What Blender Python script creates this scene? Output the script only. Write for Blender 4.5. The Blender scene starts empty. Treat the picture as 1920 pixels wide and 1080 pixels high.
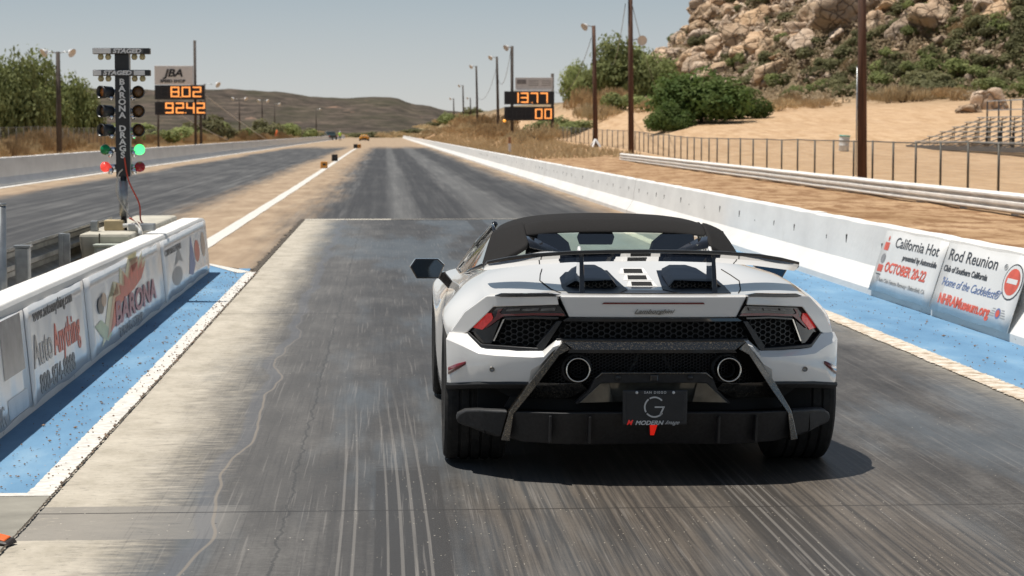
import bpy, bmesh, math, random
from math import sin, cos, pi, radians, sqrt, atan2, atan, hypot
from mathutils import Vector, Matrix, noise as mnoise
from mathutils.bvhtree import BVHTree

sc = bpy.context.scene
C = sc.collection

# ------------------------------------------------------------------ camera
TH = atan(292 / 4000); PS = atan(238 / 4000 * cos(TH))
cam_d = bpy.data.cameras.new('camera'); cam = bpy.data.objects.new('camera', cam_d); C.objects.link(cam)
cam.location = (0, 0, 1.63)
cam.rotation_euler = (pi / 2 - TH, 0, -PS)
cam_d.sensor_width = 36; cam_d.lens = 75.0; cam_d.clip_start = .1; cam_d.clip_end = 9000
cam_d.dof.use_dof = True; cam_d.dof.focus_distance = 10.3; cam_d.dof.aperture_fstop = 8
sc.camera = cam
sc.render.resolution_x = 1024; sc.render.resolution_y = 576

# ------------------------------------------------------------------ sky, sun, exposure
SUN_EL = 70; SUN_TRAVEL = Vector((.30, -.06, -1)).normalized()
w = bpy.data.worlds.new("World"); sc.world = w; w.use_nodes = True
nt = w.node_tree; bg = nt.nodes['Background']
sky = nt.nodes.new('ShaderNodeTexSky'); sky.sky_type = 'NISHITA'; sky.sun_disc = False
sky.sun_elevation = math.asin(-SUN_TRAVEL.z); sky.sun_rotation = atan2(-SUN_TRAVEL.x, -SUN_TRAVEL.y)
sky.air_density = 1.25; sky.dust_density = .9; sky.ozone_density = 3.0; sky.altitude = 300
hs = nt.nodes.new('ShaderNodeHueSaturation'); hs.inputs['Saturation'].default_value = .72; hs.inputs['Value'].default_value = .75; nt.links.new(sky.outputs[0], hs.inputs['Color'])
tc = nt.nodes.new('ShaderNodeTexCoord'); sx = nt.nodes.new('ShaderNodeSeparateXYZ'); nt.links.new(tc.outputs['Generated'], sx.inputs[0])
cr = nt.nodes.new('ShaderNodeValToRGB'); nt.links.new(sx.outputs[2], cr.inputs[0])      # dusty haze band, thinning with height
e = cr.color_ramp.elements
for i, (p_, c_) in enumerate([(0.0, (7.2, 7.1, 6.75)), (.022, (6.3, 6.6, 6.6)), (.062, (4.6, 5.4, 5.95)), (.16, (2.2, 3.0, 3.8)), (1.0, (1.0, 1.6, 2.4))]):
    q_ = e[i] if i < 2 else e.new(p_); q_.position = p_; q_.color = (*[v * .1 for v in c_], 1)
sc10 = nt.nodes.new('ShaderNodeVectorMath'); sc10.operation = 'SCALE'; sc10.inputs[3].default_value = 10; nt.links.new(cr.outputs[0], sc10.inputs[0])
hf = nt.nodes.new('ShaderNodeMapRange'); hf.inputs[1].default_value = .05; hf.inputs[2].default_value = .45; hf.inputs[3].default_value = .92; hf.inputs[4].default_value = .35; nt.links.new(sx.outputs[2], hf.inputs[0])
mx = nt.nodes.new('ShaderNodeMix'); mx.data_type = 'RGBA'; nt.links.new(hf.outputs[0], mx.inputs[0]); nt.links.new(hs.outputs[0], mx.inputs[6]); nt.links.new(sc10.outputs[0], mx.inputs[7])
nt.links.new(mx.outputs[2], bg.inputs[0]); bg.inputs[1].default_value = .08
sd = bpy.data.lights.new('sun', 'SUN'); sd.energy = 4.9; sd.angle = radians(.53); sd.color = (1, .955, .88)
so = bpy.data.objects.new('sun', sd); C.objects.link(so)
so.rotation_euler = SUN_TRAVEL.to_track_quat('-Z', 'Y').to_euler()
sc.view_settings.view_transform = 'Standard'; sc.view_settings.look = 'None'
sc.view_settings.exposure = 0.18; sc.view_settings.gamma = 1

R = random.Random(7)

# ------------------------------------------------------------------ node helper
class N:
    def __init__(s, name, rough=.8, metal=0, spec=.5, base=(.5, .5, .5)):
        s.m = bpy.data.materials.new(name); s.m.use_nodes = True; s.t = s.m.node_tree
        s.b = s.t.nodes['Principled BSDF']; s.out = s.t.nodes['Material Output']
        s.b.inputs['Roughness'].default_value = rough; s.b.inputs['Metallic'].default_value = metal
        s.b.inputs['Specular IOR Level'].default_value = spec
        s.b.inputs['Base Color'].default_value = (*base, 1)
    def put(s, sock, v):
        if hasattr(v, 'is_linked') or hasattr(v, 'links'): s.t.links.new(v, sock)
        elif isinstance(v, (tuple, list)):
            sock.default_value = (*v, 1) if len(v) == 3 and sock.type == 'RGBA' else v
        else: sock.default_value = v
    def nd(s, typ, **kw):
        n = s.t.nodes.new(typ)
        for k, v in kw.items(): setattr(n, k, v)
        return n
    def ma(s, op, a, b=None, c=None, clamp=False):
        n = s.nd('ShaderNodeMath', operation=op, use_clamp=clamp)
        s.put(n.inputs[0], a)
        if b is not None: s.put(n.inputs[1], b)
        if c is not None: s.put(n.inputs[2], c)
        return n.outputs[0]
    def pos(s, world=True):
        v = s.nd('ShaderNodeNewGeometry').outputs['Position'] if world else s.nd('ShaderNodeTexCoord').outputs['Object']
        return v
    def sep(s, v):
        n = s.nd('ShaderNodeSeparateXYZ'); s.put(n.inputs[0], v); return n.outputs
    def com(s, x, y, z=0.0):
        n = s.nd('ShaderNodeCombineXYZ'); s.put(n.inputs[0], x); s.put(n.inputs[1], y); s.put(n.inputs[2], z); return n.outputs[0]
    def mp(s, v, sc_=(1, 1, 1), loc=(0, 0, 0)):
        n = s.nd('ShaderNodeMapping'); s.put(n.inputs[0], v); n.inputs['Scale'].default_value = sc_; n.inputs['Location'].default_value = loc
        return n.outputs[0]
    def noise(s, v, scale=1, detail=4, rough=.55, dist=0):
        n = s.nd('ShaderNodeTexNoise'); s.put(n.inputs['Vector'], v)
        n.inputs['Scale'].default_value = scale; n.inputs['Detail'].default_value = detail
        n.inputs['Roughness'].default_value = rough; n.inputs['Distortion'].default_value = dist
        return n.outputs['Fac']
    def vor(s, v, scale=1, feature='F1'):
        n = s.nd('ShaderNodeTexVoronoi', feature=feature); s.put(n.inputs['Vector'], v); n.inputs['Scale'].default_value = scale
        return n.outputs[0]
    def mr(s, v, a, b, c=0.0, d=1.0, smooth=True):
        n = s.nd('ShaderNodeMapRange', interpolation_type='SMOOTHSTEP' if smooth else 'LINEAR'); n.clamp = True
        s.put(n.inputs[0], v); s.put(n.inputs[1], a); s.put(n.inputs[2], b); s.put(n.inputs[3], c); s.put(n.inputs[4], d)
        return n.outputs[0]
    def mix(s, f, a, b, mode='MIX'):
        n = s.nd('ShaderNodeMix', data_type='RGBA', blend_type=mode); s.put(n.inputs[0], f)
        s.put(n.inputs[6], a); s.put(n.inputs[7], b); return n.outputs[2]
    def ramp(s, f, stops):
        n = s.nd('ShaderNodeValToRGB'); s.put(n.inputs[0], f); e = n.color_ramp.elements
        while len(e) < len(stops): e.new(.5)
        for el, (p, c) in zip(e, stops): el.position = p; el.color = (*c, 1)
        return n.outputs[0]
    def win(s, x, c, hw, soft):
        d = s.ma('ABSOLUTE', s.ma('SUBTRACT', x, c)); return s.mr(d, hw, hw + soft, 1.0, 0.0)
    def bump(s, h, strength=.3, dist=.01):
        n = s.nd('ShaderNodeBump'); s.put(n.inputs['Height'], h); n.inputs['Strength'].default_value = strength
        n.inputs['Distance'].default_value = dist; s.t.links.new(n.outputs[0], s.b.inputs['Normal'])
    def col(s, v): s.put(s.b.inputs['Base Color'], v)
    def inp(s, k, v): s.put(s.b.inputs[k], v)
    def rnd(s): return s.nd('ShaderNodeObjectInfo').outputs['Random']

def simple(name, base, rough=.6, metal=0, var=.12, scale=8, bump=0, coat=0, spec=.5):
    n = N(name, rough, metal, spec)
    f = n.noise(n.pos(False), scale, 5)
    lo = tuple(c * (1 - var) for c in base); hi = tuple(min(1, c * (1 + var)) for c in base)
    n.col(n.ramp(f, [(.3, lo), (.7, hi)]))
    if bump: n.bump(f, bump, .01)
    if coat: n.inp('Coat Weight', coat); n.inp('Coat Roughness', .03)
    return n.m

def emis(name, col, s, base=None):
    n = N(name, .3, base=base or col); n.inp('Emission Color', (*col, 1)); n.inp('Emission Strength', s); return n.m

# ------------------------------------------------------------------ object helpers
def tag(o, label=None, cat=None, group=None, kind=None):
    if label: o['label'] = label
    if cat: o['category'] = cat
    if group: o['group'] = group
    if kind: o['kind'] = kind
    return o
def empty(name, loc=(0, 0, 0), rot=(0, 0, 0), **k):
    o = bpy.data.objects.new(name, None); C.objects.link(o); o.location = loc; o.rotation_euler = rot
    return tag(o, **k)
def link(name, me, parent=None, loc=None, rot=None):
    o = bpy.data.objects.new(name, me); C.objects.link(o)
    if parent: o.parent = parent
    if loc: o.location = loc
    if rot: o.rotation_euler = rot
    return o
class MB:
    def __init__(s): s.v = []; s.f = []
    def add(s, vs, fs):
        k = len(s.v); s.v += [tuple(p) for p in vs]; s.f += [tuple(i + k for i in f) for f in fs]; return s
    def box(s, x0, x1, y0, y1, z0, z1, M=None):
        vs = [Vector(p) for p in [(x0, y0, z0), (x1, y0, z0), (x1, y1, z0), (x0, y1, z0), (x0, y0, z1), (x1, y0, z1), (x1, y1, z1), (x0, y1, z1)]]
        if M: vs = [M @ p for p in vs]
        return s.add(vs, [(0, 3, 2, 1), (4, 5, 6, 7), (0, 1, 5, 4), (1, 2, 6, 5), (2, 3, 7, 6), (3, 0, 4, 7)])
    def tube(s, pts, r, n=8, cap=True):
        pts = [Vector(p) for p in pts]; rs = r if isinstance(r, (list, tuple)) else [r] * len(pts)
        k = len(s.v); up = None
        for i, p in enumerate(pts):
            d = (pts[min(i + 1, len(pts) - 1)] - pts[max(i - 1, 0)]).normalized()
            if up is None: up = Vector((0, 0, 1)) if abs(d.z) < .9 else Vector((1, 0, 0))
            a = d.cross(up).normalized(); b = a.cross(d).normalized(); up = b
            for j in range(n):
                t = 2 * pi * j / n; s.v.append(tuple(p + a * (cos(t) * rs[i]) + b * (sin(t) * rs[i])))
        for i in range(len(pts) - 1):
            for j in range(n):
                q = (j + 1) % n; s.f.append((k + i * n + j, k + i * n + q, k + (i + 1) * n + q, k + (i + 1) * n + j))
        if cap:
            s.f.append(tuple(k + j for j in range(n))[::-1]); s.f.append(tuple(k + (len(pts) - 1) * n + j for j in range(n)))
        return s
    def lathe(s, prof, n=24, M=None):          # prof: (r, h) around local Z
        k = len(s.v); M = M or Matrix()
        for r, h in prof:
            for j in range(n):
                t = 2 * pi * j / n; s.v.append(tuple(M @ Vector((r * cos(t), r * sin(t), h))))
        for i in range(len(prof) - 1):
            for j in range(n):
                q = (j + 1) % n; s.f.append((k + i * n + j, k + i * n + q, k + (i + 1) * n + q, k + (i + 1) * n + j))
        return s
    def extr(s, prof, axis_pts, closed=True):  # sweep a list of (a,b) offsets: pts as functions
        k = len(s.v); n = len(prof)
        for P in axis_pts:
            for a, b in prof: s.v.append(tuple(P(a, b)))
        m = n if closed else n - 1
        for i in range(len(axis_pts) - 1):
            for j in range(m):
                q = (j + 1) % n; s.f.append((k + i * n + j, k + (i + 1) * n + j, k + (i + 1) * n + q, k + i * n + q))
        if closed:
            s.f.append(tuple(k + j for j in range(n))); s.f.append(tuple(k + (len(axis_pts) - 1) * n + j for j in range(n))[::-1])
        return s
    def mesh(s, name, mat, smooth=False):
        me = bpy.data.meshes.new(name); me.from_pydata(s.v, [], s.f)
        me.materials.append(mat)
        bm = bmesh.new(); bm.from_mesh(me); bmesh.ops.recalc_face_normals(bm, faces=bm.faces) if len(s.f) < 60000 else None
        bm.to_mesh(me); bm.free()
        if smooth: me.shade_smooth()
        me.update(); return me
    def build(s, name, mat, parent=None, smooth=False, bevel=0, loc=None, rot=None, seg=2):
        o = link(name, s.mesh(name, mat, smooth), parent, loc, rot)
        if bevel:
            b = o.modifiers.new('bevel', 'BEVEL'); b.width = bevel; b.segments = seg; b.limit_method = 'ANGLE'; b.angle_limit = radians(35)
        return o

def rotz(a): return Matrix.Rotation(a, 4, 'Z')
def align(frm, d):                              # local Z -> direction d at point frm
    return Matrix.Translation(Vector(frm)) @ Vector(d).to_track_quat('Z', 'Y').to_matrix().to_4x4()

def text_mesh(body, size, bold=0, shear=0, spacing=1, ext=.001, sx=1, align_x='LEFT'):
    cu = bpy.data.curves.new('t', 'FONT'); cu.body = body; cu.size = size; cu.offset = bold; cu.shear = shear
    cu.space_character = spacing; cu.extrude = ext; cu.align_x = align_x; cu.resolution_u = 3
    o = bpy.data.objects.new('t', cu); C.objects.link(o)
    dg = bpy.context.evaluated_depsgraph_get()
    me = bpy.data.meshes.new_from_object(o.evaluated_get(dg)); me.transform(Matrix.Diagonal((sx, 1, 1, 1)))
    bpy.data.objects.remove(o); return me
def text(body, size, mat, parent, M, name='lettering', **k):
    me = text_mesh(body, size, **k); me.transform(M); me.materials.clear(); me.materials.append(mat)
    return link(name, me, parent)
def frameM(o, xdir, ydir):                      # matrix: local x -> xdir, local y -> ydir
    x = Vector(xdir).normalized(); y = Vector(ydir).normalized(); z = x.cross(y)
    M = Matrix((x, y, z)).transposed().to_4x4(); return Matrix.Translation(Vector(o)) @ M

def smooth(a, b, t):
    t = max(0, min(1, (t - a) / (b - a))); return t * t * (3 - 2 * t)

# ------------------------------------------------------------------ terrain
def hz(X, Y):
    z = 0.0
    if X > 6:
        z += smooth(7, 15, X) * max(0, min(Y, 420) - 115) * .0095
        z += .047 * max(0, min(X, 140) - 17) * smooth(45, 108, Y)
        z += .024 * max(0, min(Y, 260) - 112) * smooth(17, 25, X)
        z += .25 * mnoise.noise(Vector((X * .09, Y * .06, 3))) * smooth(18, 26, X) * smooth(60, 120, Y)
        z += .05 * mnoise.noise(Vector((X * .5, Y * .3, 1))) * smooth(6, 8, X)
    d = sqrt(((X - 149) / 112) ** 2 + ((Y - 335) / 140) ** 2)
    if d < 1.05:
        n = mnoise.fractal(Vector((X * .035, Y * .035, 0)), 1, 2, 5)
        z += max(0, (1 - d)) * 104 * (1 + .16 * n) + smooth(1.05, .8, d) * (2.2 * n + 2.5 * abs(mnoise.noise(Vector((X * .12, Y * .12, 7)))))
    if X < -13:
        z += smooth(-13, -40, X) * (.3 * mnoise.noise(Vector((X * .05, Y * .05, 2))) + .2)
    return z

def build_ground():
    def axis(lo, hi, dlo, dhi, step, growth=1.35):
        a = [];t = dlo
        while t <= dhi: a.append(t); t += step
        s = step; t = a[-1]
        while t < hi: s *= growth; t += s; a.append(t)
        s = step; t = dlo
        while t > lo: s *= growth; t -= s; a.insert(0, t)
        return a
    xs = axis(-2500, 2500, -50, 150, 2.0); ys = axis(-400, 4200, 0, 460, 2.4)
    v = [(x, y, hz(x, y) - .03) for y in ys for x in xs]; n = len(xs)
    f = [(j * n + i, j * n + i + 1, (j + 1) * n + i + 1, (j + 1) * n + i) for j in range(len(ys) - 1) for i in range(n - 1)]
    m = N('ground_dirt', .95, spec=.15)
    P = m.pos(); x, y, z = m.sep(P)
    n1 = m.noise(P, .35, 8, .6); n2 = m.noise(m.mp(P, (2.2, .25, 1)), 1, 6, .6); n3 = m.noise(P, 6, 8, .65)
    sand = m.ramp(n2, [(.3, (.42, .27, .15)), (.5, (.54, .37, .225)), (.72, (.60, .43, .28))])
    dirt = m.ramp(n1, [(.3, (.28, .17, .085)), (.5, (.43, .28, .16)), (.7, (.54, .37, .225))])
    field = m.ma('MULTIPLY', m.mr(x, 16.0, 17.5), m.mr(y, 30.0, 45.0))
    g = m.mix(field, dirt, sand)
    g = m.mix(m.ma('MULTIPLY', m.mr(n3, .35, .7), .55), g, m.mix(1.0, g, (.62, .58, .52), 'MULTIPLY'))
    clod = m.noise(m.mp(P, (1.6, .55, 1)), 1.0, 9, .72); verge = m.ma('MULTIPLY', m.mr(x, 16.5, 15.5), m.mr(x, 3.0, 5.0))
    g = m.mix(m.ma('MULTIPLY', m.mr(clod, .45, .58), m.ma('ADD', m.ma('MULTIPLY', verge, .75), .12)), g, (.20, .105, .05))
    trk = m.noise(m.mp(P, (.25, 1.1, 1), (2, 0, 0)), .35, 6, .6, 1.2)
    g = m.mix(m.ma('MULTIPLY', m.ma('MULTIPLY', m.win(trk, .5, .012, .02), field), .5), g, (.34, .215, .125))
    bsc = m.noise(P, .12, 7, .62); up = m.mr(z, 3.2, 6.5)
    brush = m.ramp(m.noise(P, .5, 8, .65), [(.3, (.10, .08, .048)), (.5, (.19, .145, .09)), (.7, (.34, .25, .16))])
    g = m.mix(m.ma('MULTIPLY', up, m.mr(bsc, .32, .45)), g, brush)
    far = m.ma('MAXIMUM', m.mr(y, 520.0, 700.0), m.mr(x, -26.0, -40.0))
    g = m.mix(m.ma('MULTIPLY', far, m.mr(n1, .3, .55)), g, (.22, .17, .09))
    m.col(g); m.bump(m.ma('ADD', n3, n1), .6, .06)
    mb = MB(); mb.v = v; mb.f = f; o = mb.build('ground', m.m, smooth=True); tag(o, kind='structure')
build_ground()

def sheet(name, x0, x1, y0, y1, z, mat, step=0, jag=None, seed=1):
    mb = MB()
    if not jag: mb.add([(x0, y0, z), (x1, y0, z), (x1, y1, z), (x0, y1, z)], [(0, 1, 2, 3)])
    else:
        ja, jb = jag; rr = random.Random(seed); y = y0; rows = []
        while y < y1 + step:
            q = mnoise.noise(Vector((y * 3, seed, 0))) * .6 + rr.uniform(-.5, .5)
            q2 = mnoise.noise(Vector((y * 3, seed, 9))) * .6 + rr.uniform(-.5, .5)
            rows.append((x0 + ja * q, x1 + jb * q2, min(y, y1))); y += step * max(1, y / 25)
        vs = []; fs = []
        for a, b, yy in rows: vs += [(a, yy, z), (b, yy, z)]
        for i in range(len(rows) - 1): fs.append((2 * i, 2 * i + 1, 2 * i + 3, 2 * i + 2))
        mb.add(vs, fs)
    o = mb.build(name, mat); tag(o, kind='structure'); return o

# long drag strip asphalt (both lanes, shoulders and median)
def rubber_color(m, P, x, y, dark, mid, light):
    a = m.noise(m.mp(P, (5.0, .05, 1)), 1, 6, .62); b = m.noise(m.mp(P, (22.0, .22, 1)), 1, 5, .6); c = m.noise(m.mp(P, (1.1, .16, 1)), 1, 6, .6)
    f = m.ma('ADD', m.ma('MULTIPLY', a, .45), m.ma('ADD', m.ma('MULTIPLY', b, .25), m.ma('MULTIPLY', c, .3)))
    return m.ramp(f, [(.36, dark), (.49, mid), (.62, light)]), f, b

m = N('strip_asphalt', .8, spec=.3)
P = m.pos(); x, y, z = m.sep(P)
wob = m.ma('MULTIPLY', m.ma('SUBTRACT', m.noise(m.mp(P, (.6, .06, 1)), 1, 5), .5), 1.6)
wob2 = m.ma('MULTIPLY', m.ma('SUBTRACT', m.noise(m.mp(P, (6, .3, 1)), 1, 5), .5), .9)
xw = m.ma('ADD', x, m.ma('ADD', wob, wob2))
rub, f, b = rubber_color(m, P, x, y, (.024, .021, .019), (.060, .055, .050), (.145, .138, .128))
bands = m.ma('MAXIMUM', m.win(x, -.35, .35, .35), m.ma('MAXIMUM', m.win(x, 1.15, .30, .4), m.win(x, 3.3, .25, .5))); rub = m.mix(m.ma('MULTIPLY', bands, .6), rub, (.028, .024, .021)); lt = m.ma('MAXIMUM', m.win(x, .35, .12, .3), m.win(x, 2.25, .2, .4)); rub = m.mix(m.ma('MULTIPLY', lt, .35), rub, (.17, .165, .155))
tan = m.ramp(m.noise(m.mp(P, (1.2, .25, 1)), 1.5, 8, .65), [(.3, (.235, .165, .105)), (.5, (.33, .24, .16)), (.7, (.42, .32, .22))])
maskR = m.ma('MULTIPLY', m.mr(xw, -2.2, -.9), m.mr(xw, 5.1, 3.8))
maskL = m.ma('MULTIPLY', m.mr(xw, -10.3, -9.3), m.mr(xw, -3.5, -4.7))
endf = m.mr(m.ma('ADD', y, m.ma('MULTIPLY', wob, 40.0)), 260.0, 200.0)
mask = m.ma('MULTIPLY', m.ma('MAXIMUM', maskR, maskL), endf)
m.col(m.mix(mask, tan, rub)); m.inp('Roughness', m.mr(mask, 0.0, 1.0, .9, .52)); m.bump(m.noise(P, 30, 4), .25, .01)
sheet('road', -11.3, 4.95, -60, 620, 0, m.m)

# starting pad concrete, coated with rubber
m = N('pad_concrete', .6, spec=.4)
P = m.pos(); x, y, z = m.sep(P)
nz = m.ma('SUBTRACT', m.noise(m.mp(P, (1.6, .35, 1)), 1.3, 6), .5)
nf = m.ma('SUBTRACT', m.noise(m.mp(P, (3, 9, 1)), 2.2, 6, .7), .5)
xm = m.ma('ADD', x, m.ma('ADD', m.ma('MULTIPLY', nz, .45), m.ma('MULTIPLY', nf, .7)))
a_ = m.noise(m.mp(P, (2.6, .45, 1)), 1, 7, .68); b = m.noise(m.mp(P, (20, .8, 1)), 1, 5, .62); c_ = m.noise(m.mp(P, (1.3, .7, 1)), 1.2, 8, .66); d_ = m.noise(m.mp(P, (4, 11, 1)), 3.5, 6, .7)
e_ = m.noise(m.mp(P, (1, .7, 1)), 42, 4, .7); b = m.noise(m.mp(P, (42, .5, 1)), 1, 6, .62)
f = m.ma('ADD', m.ma('ADD', m.ma('MULTIPLY', a_, .30), m.ma('MULTIPLY', b, .14)), m.ma('ADD', m.ma('MULTIPLY', c_, .27), m.ma('ADD', m.ma('MULTIPLY', d_, .17), m.ma('MULTIPLY', e_, .12))))
rub = m.ramp(f, [(.41, (.026, .023, .020)), (.5, (.062, .056, .050)), (.60, (.140, .130, .117))])
ctr = m.ma('MULTIPLY', m.win(x, 1.0, .75, .7), .5); rub = m.mix(ctr, rub, (.038, .034, .030)); left_ = m.mr(x, .1, -.5, 0.0, .38); rub = m.mix(left_, rub, (.135, .125, .112))
beige = m.ramp(m.noise(m.mp(P, (1.5, .8, 1)), 2.5, 8, .7), [(.3, (.31, .275, .215)), (.5, (.42, .375, .305)), (.7, (.51, .46, .38))])
beige = m.mix(m.ma('MULTIPLY', m.mr(m.noise(m.mp(P, (5, 13, 1)), 2.4, 8, .75), .53, .64), .55), beige, (.15, .138, .12))
beige = m.mix(m.mr(m.vor(P, 24), .07, .04, 0.0, .7), beige, (.09, .075, .06))
k = m.mr(xm, -1.32, -.72)
k2 = m.ma('MULTIPLY', m.mr(xm, 4.3, 3.5), k)
g = m.mix(k2, beige, rub)
# blue-grey lanes and warm worn lanes
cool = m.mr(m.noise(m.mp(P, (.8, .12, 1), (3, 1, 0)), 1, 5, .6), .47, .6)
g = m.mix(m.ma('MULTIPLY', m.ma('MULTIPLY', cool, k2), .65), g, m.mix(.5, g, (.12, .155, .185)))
warm = m.ma('MULTIPLY', m.ma('MULTIPLY', m.mr(x, .2, .6), m.mr(x, 2.7, 2.2)), m.mr(y, 11.0, 9.5))
g = m.mix(m.ma('MULTIPLY', warm, .45), g, m.mix(m.mr(b, .38, .62), (.045, .037, .030), (.185, .15, .115)))
# darker slab patch between joints
pt = m.ma('MULTIPLY', m.win(y, 8.9, .38, .01), m.mr(x, -.55, -.75)); pt = m.ma('MULTIPLY', pt, m.mr(nf, .16, .08))
g = m.mix(m.ma('MULTIPLY', pt, .8), g, (.20, .185, .165))
# tyre prints
yn = m.mr(y, 14.5, 9.0)
curve = m.ma('MULTIPLY', m.ma('POWER', m.ma('MAXIMUM', m.ma('SUBTRACT', y, 8.0), 0.0), 2.0), -.0025)
xs_ = m.ma('SUBTRACT', x, curve)
band = m.ma('MULTIPLY', m.win(x, .10, .145, .012), m.mr(m.ma('ADD', y, nf), 10.3, 10.2))
band2 = m.ma('MULTIPLY', m.win(x, -.16, .075, .02), m.mr(m.ma('ADD', y, nf), 9.8, 9.6))
band3 = m.win(x, 1.64, .13, .03)
g = m.mix(m.ma('MULTIPLY', band, .88), g, (.04, .036, .032)); g = m.mix(m.ma('MULTIPLY', band2, .5), g, (.05, .045, .04))
g = m.mix(m.ma('MULTIPLY', band3, .75), g, (.035, .031, .027))
ln = None
for c, wd in ((.005, .003), (.06, .005), (.112, .005), (.17, .004), (-.13, .004), (-.185, .004), (1.565, .004), (1.615, .005), (1.67, .004), (1.715, .003)):
    q = m.win(xs_ if c < 1 else x, c, wd, .004); ln = q if ln is None else m.ma('MAXIMUM', ln, q)
g = m.mix(m.ma('MULTIPLY', m.ma('MULTIPLY', ln, yn), .34), g, (.30, .275, .245))
# fine streaks lengthwise on the drive lines
st = m.mr(m.noise(m.mp(P, (80, .9, 1)), 1, 3, .5), .56, .66)
g = m.mix(m.ma('MULTIPLY', m.ma('MULTIPLY', st, k2), .28), g, (.035, .032, .03))
st = m.mr(m.noise(m.mp(P, (60, .7, 1), (5, 5, 0)), 1, 3, .5), .60, .68)
g = m.mix(m.ma('MULTIPLY', m.ma('MULTIPLY', st, k2), .2), g, (.34, .31, .28))
# wavy repaired crack, darker crack beside it, cross joint
xc = m.ma('ADD', -.735, m.ma('MULTIPLY', m.ma('SUBTRACT', m.noise(m.com(0.0, y, 0.0), .55, 2), .5), .34))
wv = m.win(m.ma('SUBTRACT', x, xc), 0.0, .003, .008)
g = m.mix(m.ma('MULTIPLY', m.win(m.ma('SUBTRACT', x, xc), -.035, .03, .03), .35), g, (.12, .125, .14))
g = m.mix(m.ma('MULTIPLY', m.ma('MULTIPLY', wv, m.mr(y, 22.0, 12.0)), .4), g, (.31, .25, .18))
xd = m.ma('ADD', -.43, m.ma('MULTIPLY', m.ma('SUBTRACT', m.noise(m.com(0.0, y, 2.0), 1.5, 5, .7), .5), .16))
g = m.mix(m.ma('MULTIPLY', m.win(m.ma('SUBTRACT', x, xd), 0.0, .003, .006), .55), g, (.035, .033, .03))
jt = m.ma('ADD', 9.12, m.ma('MULTIPLY', m.ma('SUBTRACT', m.noise(m.com(x, 0.0, 0.0), 9, 3), .5), .012))
g = m.mix(m.ma('MULTIPLY', m.win(m.ma('SUBTRACT', y, jt), 0.0, .006, .008), .85), g, (.03, .026, .022))
g = m.mix(m.ma('MULTIPLY', m.win(y, 19.2, .012, .02), .5), g, (.04, .035, .03))
# pale chips and marbles of rubber
v1 = m.vor(m.mp(P, (1, .6, 1)), 19); chips = m.ma('MULTIPLY', m.mr(v1, .075, .05), m.mr(m.noise(P, 1.1, 3), .47, .62))
g = m.mix(m.ma('MULTIPLY', chips, .8), g, (.55, .5, .42))
v3 = m.vor(m.mp(P, (1, .6, 1), (2, 9, 0)), 34); zone = m.ma('MULTIPLY', m.win(x, 1.2, .9, .9), m.mr(y, 11.5, 9.5))
g = m.mix(m.ma('MULTIPLY', m.ma('MULTIPLY', m.mr(v3, .11, .06), zone), m.mr(m.noise(P, 2.3, 5), .44, .56)), g, (.50, .44, .35))
v2 = m.vor(m.mp(P, (1, .7, 1), (7, 3, 0)), 9); g = m.mix(m.mr(v2, .05, .035, 0.0, .7), g, (.03, .027, .025))
m.col(g); m.inp('Roughness', m.mr(k2, 0.0, 1.0, .85, .5)); m.bump(m.ma('ADD', m.noise(P, 60, 5), m.ma('MULTIPLY', b, .6)), .22, .004)
sheet('launch_pad', -1.5, 3.93, -60, 40, .004, m.m)

white_paint = simple('white_line_paint', (.58, .555, .51), .8, scale=22, var=.22, bump=.5)
m = N('blue_paint', .7, spec=.3); P = m.pos()
g = m.ramp(m.noise(m.mp(P, (1.5, .5, 1)), 1.6, 7, .6), [(.3, (.09, .20, .33)), (.55, (.135, .265, .405)), (.75, (.21, .34, .46))])
g = m.mix(m.mr(m.vor(P, 14), .09, .06, 0.0, .85), g, (.05, .05, .055))
g = m.mix(m.mr(m.vor(m.mp(P, (1, 1, 1), (3, 3, 0)), 9), .05, .035, 0.0, .9), g, (.40, .30, .22))
g = m.mix(m.mr(m.noise(m.mp(P, (2, .7, 1)), 3, 8, .7), .64, .75, 0.0, .5), g, (.42, .40, .38))
m.col(g); m.bump(m.noise(P, 40, 5), .4, .006); blue = m.m
sheet('pavement', -2.32, -1.60, 9.62, 25.6, .006, blue)
mb = MB(); mb.add([(-2.3, 25.6, .006), (-1.75, 25.6, .006), (-1.56, 24.9, .006), (-1.75, 24.0, .006)], [(3, 2, 1, 0)])
sheet('blue_strip', 3.98, 5.0, -20, 31, .006, blue)
sheet('edge_line', -1.615, -1.498, 9.63, 24.9, .010, white_paint, .03, (.010, .012), 3)
mb = MB(); mb.add([(-2.25, 26.75, .01), (-2.25, 26.55, .01), (-1.70, 24.72, .01), (-1.55, 24.9, .01)], [(0, 1, 2, 3)])
tag(mb.build('end_line', white_paint), kind='structure')
mb = MB(); mb.add([(-2.32, 25.6, .006), (-1.75, 25.6, .006), (-1.75, 24.9, .006), (-1.7, 24.7, .006), (-2.25, 26.6, .006)], [(0, 1, 3, 4)])
tag(mb.build('blue_corner', blue), kind='structure')
sheet('edge_line', -2.0, -1.498, 9.55, 9.63, .010, white_paint, .02, (.0, .0), 3)
mb = MB()
for i in range(95):
    yy = 27 + 2 * i; xx = -2.60 - .33 * smooth(0, 1, (yy - 27) / 188); j = R.uniform(-.012, .012); mb.v += [(xx - .115 + j, yy, .006), (xx + .115 + j, yy, .006)]
for i in range(94): mb.f.append((2 * i, 2 * i + 1, 2 * i + 3, 2 * i + 2))
tag(mb.build('centre_line', white_paint), kind='structure')
dusty_line = simple('dusty_line_paint', (.48, .44, .37), .9, scale=3, var=.3)
sheet('cross_line', -1.5, .1, 39.75, 40.12, .008, dusty_line)
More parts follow.
